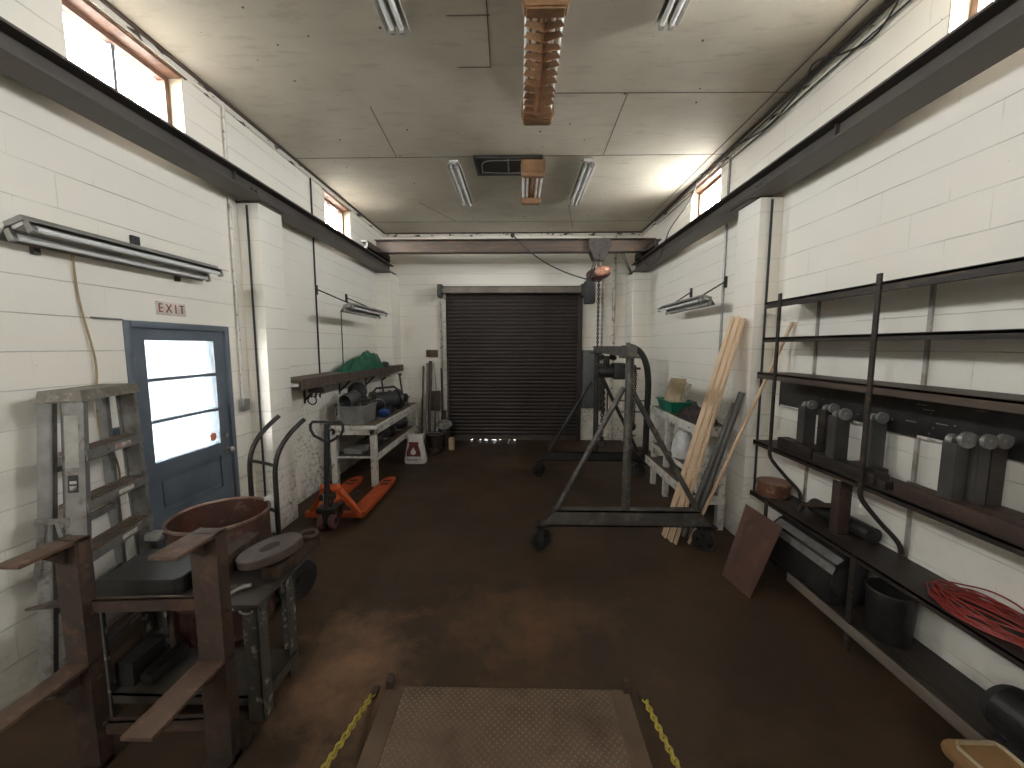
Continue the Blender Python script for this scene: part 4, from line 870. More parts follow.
for i, (x, y, r, l, rz) in enumerate(((-2.10, 5.42, .09, .24, .4), (-2.12, 5.72, .11, .26, 1.3), (-2.09, 6.03, .085, .22, .2), (-2.13, 6.33, .12, .25, 1.0), (-2.10, 6.66, .10, .2, .6))):
    old_motor(x, y, .405, r, l, rz, ['dark old motor nearest the front leg on the bench lower shelf', 'dark old motor second from the front leg on the bench lower shelf', 'small dark motor midway along the bench lower shelf', 'largest dark motor on the bench lower shelf, below the vise', 'dark motor at the far end of the bench lower shelf'][i])
mb = MB(); mb.box((-2.36, 5.0, .406), (-2.12, 5.25, .47), .008); mb.box((-2.37, 4.99, .45), (-2.11, 5.26, .475), .006); tag(mb.build('shallow_box', GREY), 'shallow grey box at the near end of the bench lower shelf', 'box')
# timber shelf above
ts = thing('timber_shelf', 'long dark timber shelf on brackets along the wall beyond the pilaster', 'shelf', (-2.4, 5.6, 1.375))
mb = MB(); mb.prism([(XL, 3.99), (-2.285, 3.99), (-2.205, 7.25), (-2.31, 7.25), (-2.31, 6.99), (XL, 6.99)], 2, 1.465, 1.50, .003); mb.prism([(-2.315, 3.99), (-2.285, 3.99), (-2.205, 7.25), (-2.235, 7.25)], 2, 1.385, 1.465, .003); mb.build('board', RUSTW, ts)
mb = MB(); mb.box((XL + .02, 3.98, 1.42), (-2.33, 3.988, 1.455)); mb.build('pale_end_batten', WPAINT, ts)
for y in (4.55, 5.45, 6.4):
    mb = MB(); mb.bar((XL + .01, y, 1.2), (-2.33, y, 1.455), .010, .022); mb.box((XL, y - .015, 1.16), (XL + .012, y + .015, 1.46)); mb.box((XL, y - .02, 1.45), (-2.32, y + .02, 1.465)); mb.build('bracket', BSTEEL, ts)
mb = MB()
for k in range(3): mb.tube([(-2.42 + k * .05, 4.42, 1.40), (-2.42 + k * .05, 4.40, 1.30), (-2.41 + k * .05, 4.37, 1.26), (-2.40 + k * .05, 4.34, 1.29)], .009, 6)
mb.box((-2.46, 4.38, 1.31), (-2.29, 4.43, 1.37), .01); mb.tube(arc(Vector((-2.42, 4.40, 1.22)), .05, 0, 2 * PI, 14, lambda c, r, a: c + Vector((math.cos(a) * r, 0, math.sin(a) * r)))[:-1], .008, 6, True); mb.bar((-2.36, 4.405, 1.36), (-2.36, 4.405, 1.462), .012, .012)
tag(mb.build('hanging_clamps', BSTEEL), 'black clamps and a ring hanging under the near end of the timber shelf', 'clamp')
# green tarp: crumpled, peaked towards the far end
mb = MB(); t = bmesh.new(); nu, nv_ = 60, 30; g = []
for i in range(nu + 1):
    row = []
    for j in range(nv_ + 1):
        u, v = i / nu, j / nv_
        y = 5.12 + 1.30 * u + .03 * math.sin(9 * v); x = -2.53 + .26 * v
        env = (math.sin(PI * v) ** .55) * min(1, u / .07) ** .6 * min(1, (1 - u) / .10) ** .6
        hgt = (.05 + .19 * min(1, u / .62) ** 1.2 if u < .75 else .26 - .32 * (u - .75)) * env
        fold = .03 * math.sin(16 * v + 10 * u) * env + .022 * mnoise.noise(Vector((u * 9, v * 5, 1))) * env
        row.append(t.verts.new((x, y, 1.503 + max(0, hgt + fold))))
    g.append(row)
for i in range(nu):
    for j in range(nv_): t.faces.new((g[i][j], g[i + 1][j], g[i + 1][j + 1], g[i][j + 1]))
bd = [e for e in t.edges if len(e.link_faces) == 1]
ret = bmesh.ops.extrude_edge_only(t, edges=bd); 
for v in [v for v in ret['geom'] if isinstance(v, bmesh.types.BMVert)]: v.co.z = 1.5005
mb.join(t); tag(mb.build('green_tarp', GREEN), 'crumpled dark green tarp lying on the timber shelf', 'tarp')
mb = MB(); mb.cyl((-2.32, 6.52, 1.545), (-2.24, 6.42, 1.545), .044, n=20); mb.cyl((-2.24, 6.42, 1.545), (-2.234, 6.413, 1.545), .03, n=20); mb.bar((-2.40, 6.62, 1.54), (-2.32, 6.52, 1.54), .05, .05, bev=.01); tag(mb.build('flashlight', DARK), 'black flashlight at the far end of the green tarp', 'flashlight')

# ------------------------------------------------------------------ bag, tools and cans at the end wall
bg = thing('absorbent_bag', 'white bag with a dark red panel standing on the floor by the bench end', 'bag', (-1.66, 5.98, 0))
mb = MB(); t = bmesh.new(); rows = []
for k, (z, w, d) in enumerate(((0, .165, .10), (.03, .175, .105), (.10, .165, .10), (.22, .145, .085), (.33, .125, .07), (.40, .115, .055), (.45, .12, .05))):
    ring = []
    for j in range(20):
        a = 2 * PI * j / 20; cx, sy = math.cos(a), math.sin(a)
        ring.append(t.verts.new((-1.66 + math.copysign(abs(cx) ** .55, cx) * w + (.012 * math.sin(5 * a + k) if k > 4 else 0), 5.98 + math.copysign(abs(sy) ** .55, sy) * d, z + (.018 * math.sin(3 * a) if k == 6 else 0))))
    rows.append(ring)
for A, B in zip(rows, rows[1:]):
    for j in range(20): t.faces.new((A[j], A[(j + 1) % 20], B[(j + 1) % 20], B[j]))
t.faces.new(rows[0][::-1]); inner = [t.verts.new((-1.66 + (v.co.x + 1.66) * .88, 5.98 + (v.co.y - 5.98) * .8, .39)) for v in rows[-1]]
for j in range(20): t.faces.new((rows[-1][j], rows[-1][(j + 1) % 20], inner[(j + 1) % 20], inner[j]))
t.faces.new(inner); mb.join(t); mb.build('sack', mat('white_sack', (.72, .67, .62), (.6, .55, .5), 9, .6, 0, .2), bg)
def on_bag(z): 
    P = ((0, .10), (.03, .105), (.10, .10), (.22, .085), (.33, .07), (.40, .055), (.45, .05))
    for (a, da), (b, db) in zip(P, P[1:]):
        if a <= z <= b: return 5.98 - (da + (db - da) * (z - a) / (b - a)) - .004
mb = MB(); t = bmesh.new(); L = [(.12, .115), (.17, .112), (.22, .10), (.26, .082), (.30, .072), (.345, .078)]; vs = [[t.verts.new((-1.67 + s * w, on_bag(z), z)) for s in (-1, 1)] for z, w in L]
for A, B in zip(vs, vs[1:]): t.faces.new((A[0], A[1], B[1], B[0]))
mb.join(t); mb.build('red_panel', mat('dark_red_print', (.17, .022, .025), (.12, .018, .02), 12, .55, 0, 0), bg)
mb = MB(); t = bmesh.new(); D = [(0, .265), (.022, .225), (.042, .195), (.042, .17), (.022, .15), (0, .146), (-.022, .15), (-.042, .17), (-.042, .195), (-.022, .225)]; t.faces.new([t.verts.new((-1.675 + x, on_bag(z) - .003, z)) for x, z in D]); mb.join(t); mb.build('drop_emblem', WPAINT, bg)
text_mesh('lettering', 'Rooster 1', .052, DARK, bg, Matrix.Translation((-1.665, on_bag(.065) - .004, .072)) @ Matrix.Rotation(R(88), 4, 'X'), .001, 1.05)

def pole(name, p, q, r, m, lab, cat, extra=None):
    mb = MB(); mb.tube([p, q], r, 10)
    if extra: extra(mb)
    return tag(mb.build(name, m), lab, cat, 'long tools leaning on the end wall')
AGED = mat('aged_handle_wood', (.10, .066, .045), (.06, .04, .03), 6, .6, 0, .1, stretch=(4, 4, .5))
pole('wooden_pole', (-1.87, 7.15, .0), (-1.88, 7.46, 1.46), .016, AGED, 'brown tool handle nearest the bench end against the end wall', 'tool handle')
pole('steel_pipe', (-1.78, 7.12, .0), (-1.80, 7.45, 1.52), .018, ALU, 'grey pipe leaning just left of the thick brown post', 'pipe')
pole('wooden_post', (-1.71, 7.08, .0), (-1.73, 7.42, 1.56), .032, AGED, 'thick brown wooden post leaning below the small brown wall box', 'post')
pole('wire_rod', (-1.56, 7.455, .0), (-1.68, 7.475, 1.52), .009, GALV, 'thin grey rod slanting across the wall behind the dustpan shovel', 'rod')
pole('push_broom', (-1.47, 7.2, .3), (-1.53, 7.44, 1.42), .014, DARK, 'black handle leaning left of the door guide', 'tool handle', lambda b: (b.bar((-1.47, 7.2, .3), (-1.46, 7.17, .03), .17, .05, up=(0, 1, 0)),))
pole('wooden_pole', (-1.36, 7.15, .0), (-1.385, 7.385, 1.6), .017, AGED, 'brown tool handle against the left guide of the roll-up door', 'tool handle')
o = thing('square_shovel', 'rusty square shovel standing blade up against the end wall', 'shovel', (-1.62, 7.3, 0))
mb = MB(); mb.tube([(-1.60, 7.12, .0), (-1.64, 7.34, .62)], .016, 8); mb.build('shaft', AGED, o)
mb = MB(); mb.bar((-1.64, 7.34, .60), (-1.655, 7.44, .98), .20, .012, up=(0, -1, 0), bev=.003); mb.build('blade', RUST, o)
mb = MB(); mb.prism([(-1.56, .02), (-1.40, .02), (-1.43, .6), (-1.52, .62)], 1, 7.34, 7.37); tag(mb.build('scrap_board', DWOOD), 'dark scrap board standing behind the galvanised can lid', 'board')
o = thing('rusty_bucket', 'dark rusty bucket of scrap under the galvanised lid by the door', 'bucket', (-1.52, 6.72, 0))
mb = MB(); mb.lathe([(0, 0), (.13, 0), (.165, .28), (.17, .29), (.165, .3), (.155, .28), (.12, .02), (0, .02)], (-1.52, 6.72, 0), 28); mb.build('bucket_body', mat('dark_bucket', (.04, .03, .027), (.07, .045, .035), 7, .5, .3, .2), o)
mb = MB(); mb.tube(arc(Vector((-1.52, 6.72, .28)), .17, R(5), R(175), 12, lambda c, r, a: c + Vector((math.cos(a) * r, -.10 * math.sin(a), math.sin(a) * .06))), .006, 6); mb.build('bail', GALV, o)
mb = MB(); mb.lathe([(0, .045), (.10, .04), (.13, .015), (.15, 0), (.145, -.005), (0, .02)], n=32, M=Matrix.Rotation(R(24), 4, 'X')); bmesh.ops.transform(mb.b, matrix=Matrix.Translation((-1.40, 6.98, .41)), verts=mb.b.verts); mb.sph((-1.40, 6.95, .46), .018)
tag(mb.build('galvanised_lid', mat('mottled_galvanised', (.36, .35, .33), (.14, .13, .12), 12, .45, .5, .1)), 'mottled galvanised lid lying tilted on a can behind the rusty bucket', 'lid')
mb = MB(); mb.lathe([(0, 0), (.10, 0), (.105, .01), (.105, .335), (.10, .345), (0, .345)], (-1.40, 6.985, 0), 28); tag(mb.build('steel_can', BSTEEL), 'dark can standing under the tilted galvanised lid', 'can')
mb = MB(); mb.prism([(-1.27, 6.70), (-1.19, 6.68), (-1.17, 6.76), (-1.25, 6.79)], 2, 0, .22, .006); tag(mb.build('wood_block', PINE), 'upright wooden block on the floor beside the rusty bucket', 'wood block')
mb = MB()
for k in range(14): mb.sph((-1.62 + random.uniform(-.12, .2), 6.42 + random.uniform(-.1, .1), .03 + random.uniform(0, .05)), random.uniform(.03, .06), (1, 1, .7), 8)
mb.rough(.02, 14, 9); tag(mb.build('sweepings_pile', mat('dark_sweepings', (.035, .025, .02), (.08, .05, .035), 20, .8, 0, .3), smooth=False), 'dark pile of sweepings on the floor before the rusty bucket', 'debris', kind='stuff')

# ================================================================== shelf side of the room
# ------------------------------------------------------------------ steel shelving
SHM = mat('dark_shelf_steel', (.030, .025, .022), (.055, .042, .034), 4, .5, .3, .15, stretch=(3, .6, 3), c3=(.085, .058, .042))
sf = thing('steel_shelving', 'tall dark steel wall shelving with six boards and hanging posts', 'shelf', (2.15, 2.0, 0))
SY0, SY1 = .75, 3.28
SZ = (2.20, 1.915, 1.63, 1.05, .605, .17)
for i, z in enumerate(SZ):
    mb = MB(); x0 = 2.0; y1 = 3.24 if i < 2 else SY1
    mb.box((x0, SY0, z - .012), (2.285, y1, z)); mb.box((x0, SY0, z - (.05 if i in (0, 2) else .035)), (x0 + .006, y1, z + .004)); 
    sh = mb.build('shelf_board', SHM if i != 2 else mat('brown_edge_shelf', (.06, .042, .032), (.10, .07, .05), 4, .55, .1, .2, stretch=(3, .6, 3)), sf)
    if i == 5:
        mb = MB(); mb.box((1.985, SY0, .115), (1.999, 2.75, .178), .003); mb.build('pale_front_lip', mat('dusty_timber_lip', (.20, .165, .13), (.13, .105, .085), 4, .7, 0, .2, stretch=(3, .6, 3)), sh)
for k, y in enumerate((3.045, 2.225, 1.38)):
    mb = MB(); mb.bar((1.994, y, 1.03), (1.994, y, 2.25), .028, .012, up=(1, 0, 0))
    mb.tube([(1.994, y, 1.05), (1.994, y, 1.0)] + bez((1.994, y, 1.0), (1.994, y, .95), (2.05, y, .9), (2.12, y, .82), 8)[1:] + bez((2.12, y, .82), (2.2, y, .73), (2.26, y, .7), (2.268, y, .62), 8)[1:], .014, 8)
    mb.build('hanging_post', SHM, sf)
    mb = MB(); mb.bar((1.994, y, 0), (1.994, y, .60), .035, .010, up=(1, 0, 0)); mb.build('lower_post', SHM, sf)
    mb = MB(); mb.box((2.287, y - .011, .4), (2.298, y + .011, 2.19)); mb.box((2.285, y - .03, 1.0), (2.298, y + .03, 1.06)); mb.build('wall_upright', mat('dull_wall_upright', (.24, .20, .17), (.50, .47, .43), 9, .55, .3, .1), sf)
mb = MB(); mb.box((2.262, .8, 1.33), (2.272, 3.38, 1.615), .002); pnl = mb.build('back_panel', BSTEEL, sf)
for y0, y1 in ((3.05, 3.36), (2.42, 2.62), (2.03, 2.2)):
    mb = MB(); mb.box((2.2608, y0, 1.331), (2.2618, y1, 1.346)); mb.build('flaking_paint_edge', WPAINT, pnl)
mb = MB()
for k in range(26): y, z = random.uniform(1.5, 2.9), random.uniform(1.36, 1.58); mb.box((2.2608, y, z), (2.2618, y + random.choice((.008, .01, .06)), z + .005))
mb.build('scratches', mat('pale_scratch', (.3, .29, .27), None, 8, .6, 0, 0), pnl)

# roller stands on the fourth board
STM = mat('grey_cast_stand', (.060, .056, .052), (.10, .09, .082), 5, .5, .3, .2)
def roller_stand(x0, x1, y0, y1, ups, m0, lab):
    o = thing('roller_stand', lab, 'roller stand', ((x0 + x1) / 2, (y0 + y1) / 2, 1.05), 'roller stands on the shelf')
    mb = MB(); mb.box((x0, y0, 1.051), (x0 + .09, y1, 1.125), .004); mb.box((x0 + .09, (y0 + y1) / 2 - .09, 1.051), (x1, (y0 + y1) / 2 + .09, 1.11), .004); mb.box((x0 + .02, y0 - .05, 1.051), (x0 + .07, y0, 1.10), .003); mb.build('base_bar', m0, o)
    for ux, uy, m in ups:
        mb = MB(); hw = (.028 if ux < 2.15 else .038) if len(ups) > 2 else .045; mb.prism([(ux - hw, 1.11), (ux + hw, 1.11), (ux + hw, 1.40), (ux - hw, 1.40)], 1, uy - .03, uy + .04, .003); u = mb.build('upright', m, o)
        mb = MB(); mb.cyl((ux, uy - .048, 1.418), (ux, uy - .030, 1.418), .038 if ux < 2.11 else .034, n=28); mb.cyl((ux, uy - .055, 1.418), (ux, uy + .03, 1.418), .011, n=10); mb.cyl((ux, uy + .0, 1.405), (ux, uy + .028, 1.405), .03, n=20); mb.build('roller', mat('worn_roller', (.42, .41, .38), (.28, .27, .25), 8, .4, .6, .05), u)
roller_stand(2.07, 2.24, 2.72, 3.08, ((2.16, 2.90, STM), (2.19, 2.74, SHM)), SHM, 'dark stand with two rollers, farthest along the shelf')
roller_stand(2.012, 2.23, 2.17, 2.63, ((2.07, 2.50, STM), (2.19, 2.38, STM)), SHM, 'brown-grey stand with two rollers, behind the second shelf post')
roller_stand(2.012, 2.25, 1.42, 2.05, ((2.065, 1.825, STM), (2.127, 1.795, STM), (2.20, 1.80, SHM)), RUST, 'rusty-based stand with three rollers, nearest on the shelf')
# fifth board
o = thing('round_tin', 'round copper-brown lidded tin at the far end of the lower shelf', 'tin', (2.14, 3.19, .605))
TIN = mat('copper_brown_tin', (.22, .10, .055), (.13, .06, .04), 5, .4, .4, .1, c3=(.3, .2, .12))
mb = MB(); mb.lathe([(0, .606), (.12, .606), (.122, .62), (.12, .70), (0, .70)], (2.14, 3.19, 0), 36); mb.build('tin_body', TIN, o)
mb = MB(); mb.lathe([(.121, .685), (.127, .685), (.128, .712), (.122, .718), (.05, .714), (0, .714)], (2.14, 3.19, 0), 36); mb.build('lid', TIN, o)
mb = MB(); mb.box((2.09, 2.475, .606), (2.17, 2.495, .965), .003); mb.box((2.09, 2.495, .606), (2.10, 2.54, .965), .002); mb.box((2.085, 2.45, .606), (2.18, 2.56, .615)); mb.bar((2.13, 2.495, .80), (2.13, 2.83, .67), .03, .03); mb.bar((2.13, 2.83, .67), (2.13, 2.86, .606), .03, .02)
tag(mb.build('steel_bracket', RUST), 'upright brown steel tee bracket with a slanting arm on the lower shelf', 'bracket')
mb = MB(); mb.cyl((2.225, 2.36, .660), (2.215, 2.84, .660), .052, n=28); mb.cyl((2.225, 2.352, .660), (2.225, 2.36, .660), .035, n=20); tag(mb.build('rubber_roll', BSTEEL), 'dark cylindrical roll lying against the wall on the lower shelf', 'roll')
mb = MB(); rnd = random.Random(3)
for k in range(16):
    ph = rnd.uniform(0, 6.28); P = []
    for i in range(40):
        a = 2 * PI * i / 40; rx = .118 + .022 * math.sin(a * 2 + ph) - .0075 * (k % 5); ry = .215 + .025 * math.sin(a * 3 + ph * 2) - .012 * (k % 6)
        P.append((2.145 + rx * math.cos(a), 1.70 + ry * math.sin(a) + .012 * math.sin(ph), .613 + .004 * k * (.5 + .5 * math.sin(a + ph)) + .002))
    mb.tube(P, .0038, 6, True)
tag(mb.build('red_extension_cord', REDP), 'coiled red extension cord on the lower shelf near the camera', 'cord')
# bottom board
o = thing('tool_chest', 'black round-lidded tank with two pale metal strips on the bottom shelf', 'tank', (2.13, 2.7, .17))
mb = MB(); mb.prism([(2.02, .175), (2.25, .175), (2.26, .36), (2.25, .44), (2.21, .49), (2.15, .51), (2.09, .49), (2.04, .45), (2.015, .38)], 1, 2.40, 3.02, .006); mb.build('tank_body', BSTEEL, o)
for (xa, za), (xb, zb_) in (((2.034, .452), (2.075, .487)), ((2.010, .385), (2.026, .435))):
    mb = MB(); a = Vector((xb - xa, 0, zb_ - za)).normalized(); n_ = Vector((-a.z, 0, a.x)) * .004
    mb.hexa([(xa, 2.38, za), (xb, 2.38, zb_), (xb, 2.98, zb_), (xa, 2.98, za)], [(xa + n_.x, 2.38, za + n_.z), (xb + n_.x, 2.38, zb_ + n_.z), (xb + n_.x, 2.98, zb_ + n_.z), (xa + n_.x, 2.98, za + n_.z)])
    mb.build('metal_strip', ALU, o)
mb = MB(); mb.cyl((2.13, 2.385, .33), (2.13, 2.40, .33), .11, n=24); mb.build('end_disc', DARK, o)
mb = MB(); mb.cyl((2.13, 3.02, .33), (2.13, 3.035, .33), .11, n=24); mb.build('end_disc', DARK, o)
o = thing('metal_bin', 'dark round metal bin behind the lower post on the bottom shelf', 'bin', (2.14, 2.13, .17))
mb = MB(); mb.lathe([(0, .171), (.095, .171), (.10, .18), (.112, .455), (.106, .455), (.094, .185), (0, .185)], (2.14, 2.13, 0), 32); mb.build('bin_body', BSTEEL, o)
mb = MB(); mb.lathe([(.105, .448), (.116, .448), (.118, .458), (.112, .464), (.105, .46), (.105, .448)], (2.14, 2.13, 0), 32); mb.build('rim', SHM, o)
o = thing('electric_motor', 'large dark electric motor on the bottom shelf nearest the camera', 'motor', (2.13, 1.4, .17))
mb = MB(); mb.cyl((2.12, 1.30, .285), (2.12, 1.56, .285), .105, n=32)
for k in range(16): a = 2 * PI * k / 16; mb.bar((2.12 + .105 * math.cos(a), 1.33, .285 + .105 * math.sin(a)), (2.12 + .105 * math.cos(a), 1.52, .285 + .105 * math.sin(a)), .006, .012, up=(math.cos(a), 0, math.sin(a)))
mb.box((2.03, 1.33, .171), (2.21, 1.53, .19)); mb.box((2.04, 1.36, .18), (2.20, 1.50, .22)); mb.box((2.1, 1.36, .37), (2.24, 1.5, .43), .01); mb.build('casing', BSTEEL, o)
mb = MB(); mb.lathe([(0, 0), (.03, 0), (.035, .02), (.09, .025), (.10, .01), (.106, -.01), (0, -.01)], n=28, M=Matrix.Rotation(-PI / 2, 4, 'X')); bmesh.ops.transform(mb.b, matrix=Matrix.Translation((2.12, 1.57, .285)), verts=mb.b.verts); mb.build('end_bell', DARK, o)
o = thing('padded_stool', 'tan rounded box with a padded lid in the bottom corner before the shelves', 'box', (1.85, 1.2, 0))
TANV = mat('tan_vinyl', (.33, .19, .085), (.24, .135, .06), 5, .5, 0, .1)
mb = MB(); mb.box((1.70, .95, 0), (1.87, 1.40, .24), .03); mb.build('box_body', TANV, o)
mb = MB(); mb.box((1.675, .92, .235), (1.895, 1.43, .30), .03); ld_ = mb.build('padded_lid', TANV, o)
mb = MB(); mb.tube([(1.71, .95, .303), (1.86, .95, .303), (1.87, 1.38, .303), (1.86, 1.40, .303), (1.72, 1.40, .303), (1.70, 1.38, .303)], .008, 8, True); mb.build('piping', mat('pale_piping', (.42, .33, .22), None, 8, .5, 0, 0), ld_)
# brown plate leaning at the end of the shelving
mb = MB(); a = [(1.700, 2.70, 0), (1.645, 2.99, 0), (1.945, 3.225, .50), (1.968, 2.80, .50)]
nrm = (Vector(a[1]) - Vector(a[0])).cross(Vector(a[3]) - Vector(a[0])).normalized() * .006
mb.hexa(a, [tuple(Vector(p) + nrm * (-1 if nrm.z < 0 else 1)) for p in a]); tag(mb.build('steel_plate', mat('red_brown_plate', (.105, .045, .030), (.07, .034, .026), 3, .55, .15, .15, c3=(.13, .062, .042))), 'red-brown steel plate leaning against the end of the shelving', 'steel plate')

GM = mat('grimy_grey_steel', (.135, .125, .112), (.07, .064, .057), 4, .5, .4, .15, c3=(.18, .16, .135))
PIPEM = mat('dull_grey_pipe', (.19, .18, .165), (.12, .115, .105), 5, .5, .4, .1)
# ------------------------------------------------------------------ leaning timber and pipes at the pilaster
for i in range(5):
    t_ = i / 4
    p = Vector((1.40 + .013 * i, 3.625 - .040 * i, .0)); q = Vector((2.052, 3.81 - .049 * i, (2.135, 2.12, 2.128, 2.112, 2.10)[i]))
    if i % 2: off = Vector((-.012, 0, 0)); p += off; q += off
    mb = MB(); mb.bar(p + Vector((0, 0, .01)), q, .038, .020, up=(-1, 0, .3), bev=.002)
    tag(mb.build('pine_strip', PINE), 'pine strip leaning on the pilaster, %s of the bundle of five' % ['farthest along the wall', 'second from the far side', 'middle one', 'second from the shelves', 'nearest the shelves'][i], 'wood strip', 'pine strips leaning on the pilaster')
mb = MB(); mb.bar((1.585, 3.478, .008), (2.278, 3.30, 2.05), .03, .016, up=(-1, 0, .3), bev=.002); tag(mb.build('long_batten', PINE), 'single long pale batten slanting up behind the end of the shelving', 'batten')
for i, (p, q) in enumerate((((1.60, 3.64, .0), (2.065, 3.70, 1.30)), ((1.655, 3.60, .0), (2.07, 3.61, 1.42)))):
    mb = MB(); mb.tube([p, q], .029, 12); tag(mb.build('steel_pipe', PIPEM), ['grey steel pipe leaning behind the pine strips, the shorter of two', 'grey steel pipe leaning behind the pine strips, the longer of two'][i], 'pipe', 'grey pipes leaning on the pilaster')

# ------------------------------------------------------------------ white stepped bench
sb = thing('stepped_bench', 'white-painted wooden bench with two lower shelves behind the pine strips', 'bench', (1.9, 4.45, 0))
SBT = mat('dirty_bench_top', (.10, .075, .058), (.16, .12, .09), 5, .65, 0, .2)
BX = 2.06
mb = MB(); mb.box((1.765, 3.76, 1.03), (BX, 5.14, 1.055), .003); mb.build('bench_top', SBT, sb)
mb = MB(); mb.box((1.745, 3.75, .965), (1.765, 5.15, 1.058), .003); mb.box((1.765, 3.745, .965), (BX, 3.76, 1.058), .003); mb.build('edge_board', WPAINT, sb)
for z, x0 in ((.575, 1.765), (.375, 1.715)):
    mb = MB(); mb.box((x0, 3.78, z - .018), (BX, 5.12, z)); mb.build('lower_shelf', SBT, sb)
    mb = MB(); h_ = .045 if z > .5 else .09; mb.box((x0 - .018, 3.77, z - h_), (x0, 5.13, z + .004), .003); mb.build('shelf_edge', WPAINT, sb)
for y in (3.76, 4.62, 5.06):
    mb = MB(); mb.box((1.77, y, 0), (1.83, y + .065, 1.03), .003); mb.build('leg', WPAINT, sb)
    mb = MB(); mb.box((1.985, y, 0), (2.05, y + .065, 1.03), .003); mb.build('leg', WPAINT, sb)
mb = MB(); mb.box((1.76, 3.752, .51), (2.05, 3.762, .60)); mb.box((1.72, 3.752, .27), (2.05, 3.762, .36)); mb.build('end_rail', WPAINT, sb)
o = thing('plastic_tray', 'green plastic tray on the white stepped bench', 'tray', (1.92, 4.76, 1.055))
mb = MB(); tapered(mb, (1.915, 4.74), 1.056, 1.19, .115, .19, .145, .235, .008); mb.build('tray_body', TEAL, o)
mb = MB()
for a, b in (((1.755, 4.50), (1.775, 4.98)), ((2.055, 4.50), (2.075, 4.98)), ((1.755, 4.495), (2.075, 4.515)), ((1.755, 4.965), (2.075, 4.985))): mb.box((*a, 1.178), (*b, 1.195), .003)
mb.build('tray_rim', TEAL, o)
CARD = mat('yellowed_card', (.42, .34, .22), (.30, .22, .13), 9, .7, 0, .1); PAPER = mat('grubby_paper', (.62, .58, .50), (.35, .32, .28), 16, .7, 0, .05)
o = thing('paper_carton', 'opened yellowed carton leaning in the green tray', 'carton', (1.95, 4.8, 1.07))
Mc = Matrix.Translation((1.925, 4.74, 1.245)) @ Matrix.Rotation(R(38), 4, 'Z') @ Matrix.Rotation(R(28), 4, 'Y')
mb = MB(); mb.box((-.06, -.11, -.12), (.06, .11, .17), .004, Mc); mb.build('carton_body', CARD, o)
mb = MB(); mb.box((-.058, -.115, -.11), (.058, -.1105, .165), 0, Mc); mb.build('printed_face', PAPER, o)
mb = MB(); mb.box((.062, -.11, -.1), (.069, .09, .19), 0, Mc); mb.box((-.072, -.10, -.1), (-.062, .10, .20), 0, Mc); mb.build('flap', CARD, o)
def crumple(name, c, sx, sy, h, m, lab, cat, seed, fold=.03):
    mb = MB(); t = bmesh.new(); n = 40; g = []
    for i in range(n + 1):
        row = []
        for j in range(n + 1):
            u, v = i / n * 2 - 1, j / n * 2 - 1; r = math.sqrt(u * u + v * v) / 1.2
            k = max(0, 1 - r * r) ** .6; w = mnoise.noise(Vector((u * 2.2, v * 2.2, seed)))
            z = k * h * (.75 + .5 * w) + fold * k * math.sin(7 * u + 5 * w * 3 + seed)
            row.append(t.verts.new((c[0] + sx * u * (1 - .12 * abs(v)), c[1] + sy * v * (1 - .12 * abs(u)), c[2] + max(z, .003))))
        g.append(row)
    for i in range(n):
        for j in range(n): t.faces.new((g[i][j], g[i + 1][j], g[i + 1][j + 1], g[i][j + 1]))
    ret = bmesh.ops.extrude_edge_only(t, edges=[e for e in t.edges if len(e.link_faces) == 1])
    for v in [v for v in ret['geom'] if isinstance(v, bmesh.types.BMVert)]: v.co.z = c[2] + .0005
    mb.join(t); return tag(mb.build(name, m), lab, cat)
crumple('dark_jacket', (1.92, 4.17, 1.055), .15, .31, .16, mat('dark_brown_cloth', (.028, .02, .017), (.06, .042, .034), 7, .8, 0, .3), 'dark brown cloth jacket heaped on the white stepped bench', 'jacket', 4)
mb = MB(); t = bmesh.new(); rows = []
for k, (z, w, d) in enumerate(((0, .10, .11), (.05, .115, .125), (.15, .10, .12), (.24, .085, .10), (.30, .05, .07), (.33, .07, .08))):
    rows.append([t.verts.new((1.875 + w * math.cos(a) * (1 + .15 * math.sin(5 * a + k)), 4.37 + d * math.sin(a) * (1 + .12 * math.sin(4 * a + 2 * k)), .577 + z)) for a in [2 * PI * j / 24 for j in range(24)]])
for A, B in zip(rows, rows[1:]):
    for j in range(24): t.faces.new((A[j], A[(j + 1) % 24], B[(j + 1) % 24], B[j]))
t.faces.new(rows[0][::-1]); t.faces.new(rows[-1]); mb.join(t); mb.rough(.015, 18, 2); tag(mb.build('plastic_bag', mat('white_film', (.80, .79, .77), (.60, .58, .56), 14, .35, 0, .3)), 'crumpled white plastic bag on the middle shelf of the white stepped bench', 'bag')
mb = MB(); mb.hexa([(1.78, 3.88, .577), (2.0, 3.86, .577), (2.02, 4.08, .577), (1.8, 4.12, .577)], [(1.78, 3.9, .63), (1.99, 3.88, .66), (2.0, 4.06, .65), (1.8, 4.1, .61)]); tag(mb.build('paper_sheaf', PAPER), 'rumpled sheaf of pale paper on the middle shelf near the pine strips', 'paper')

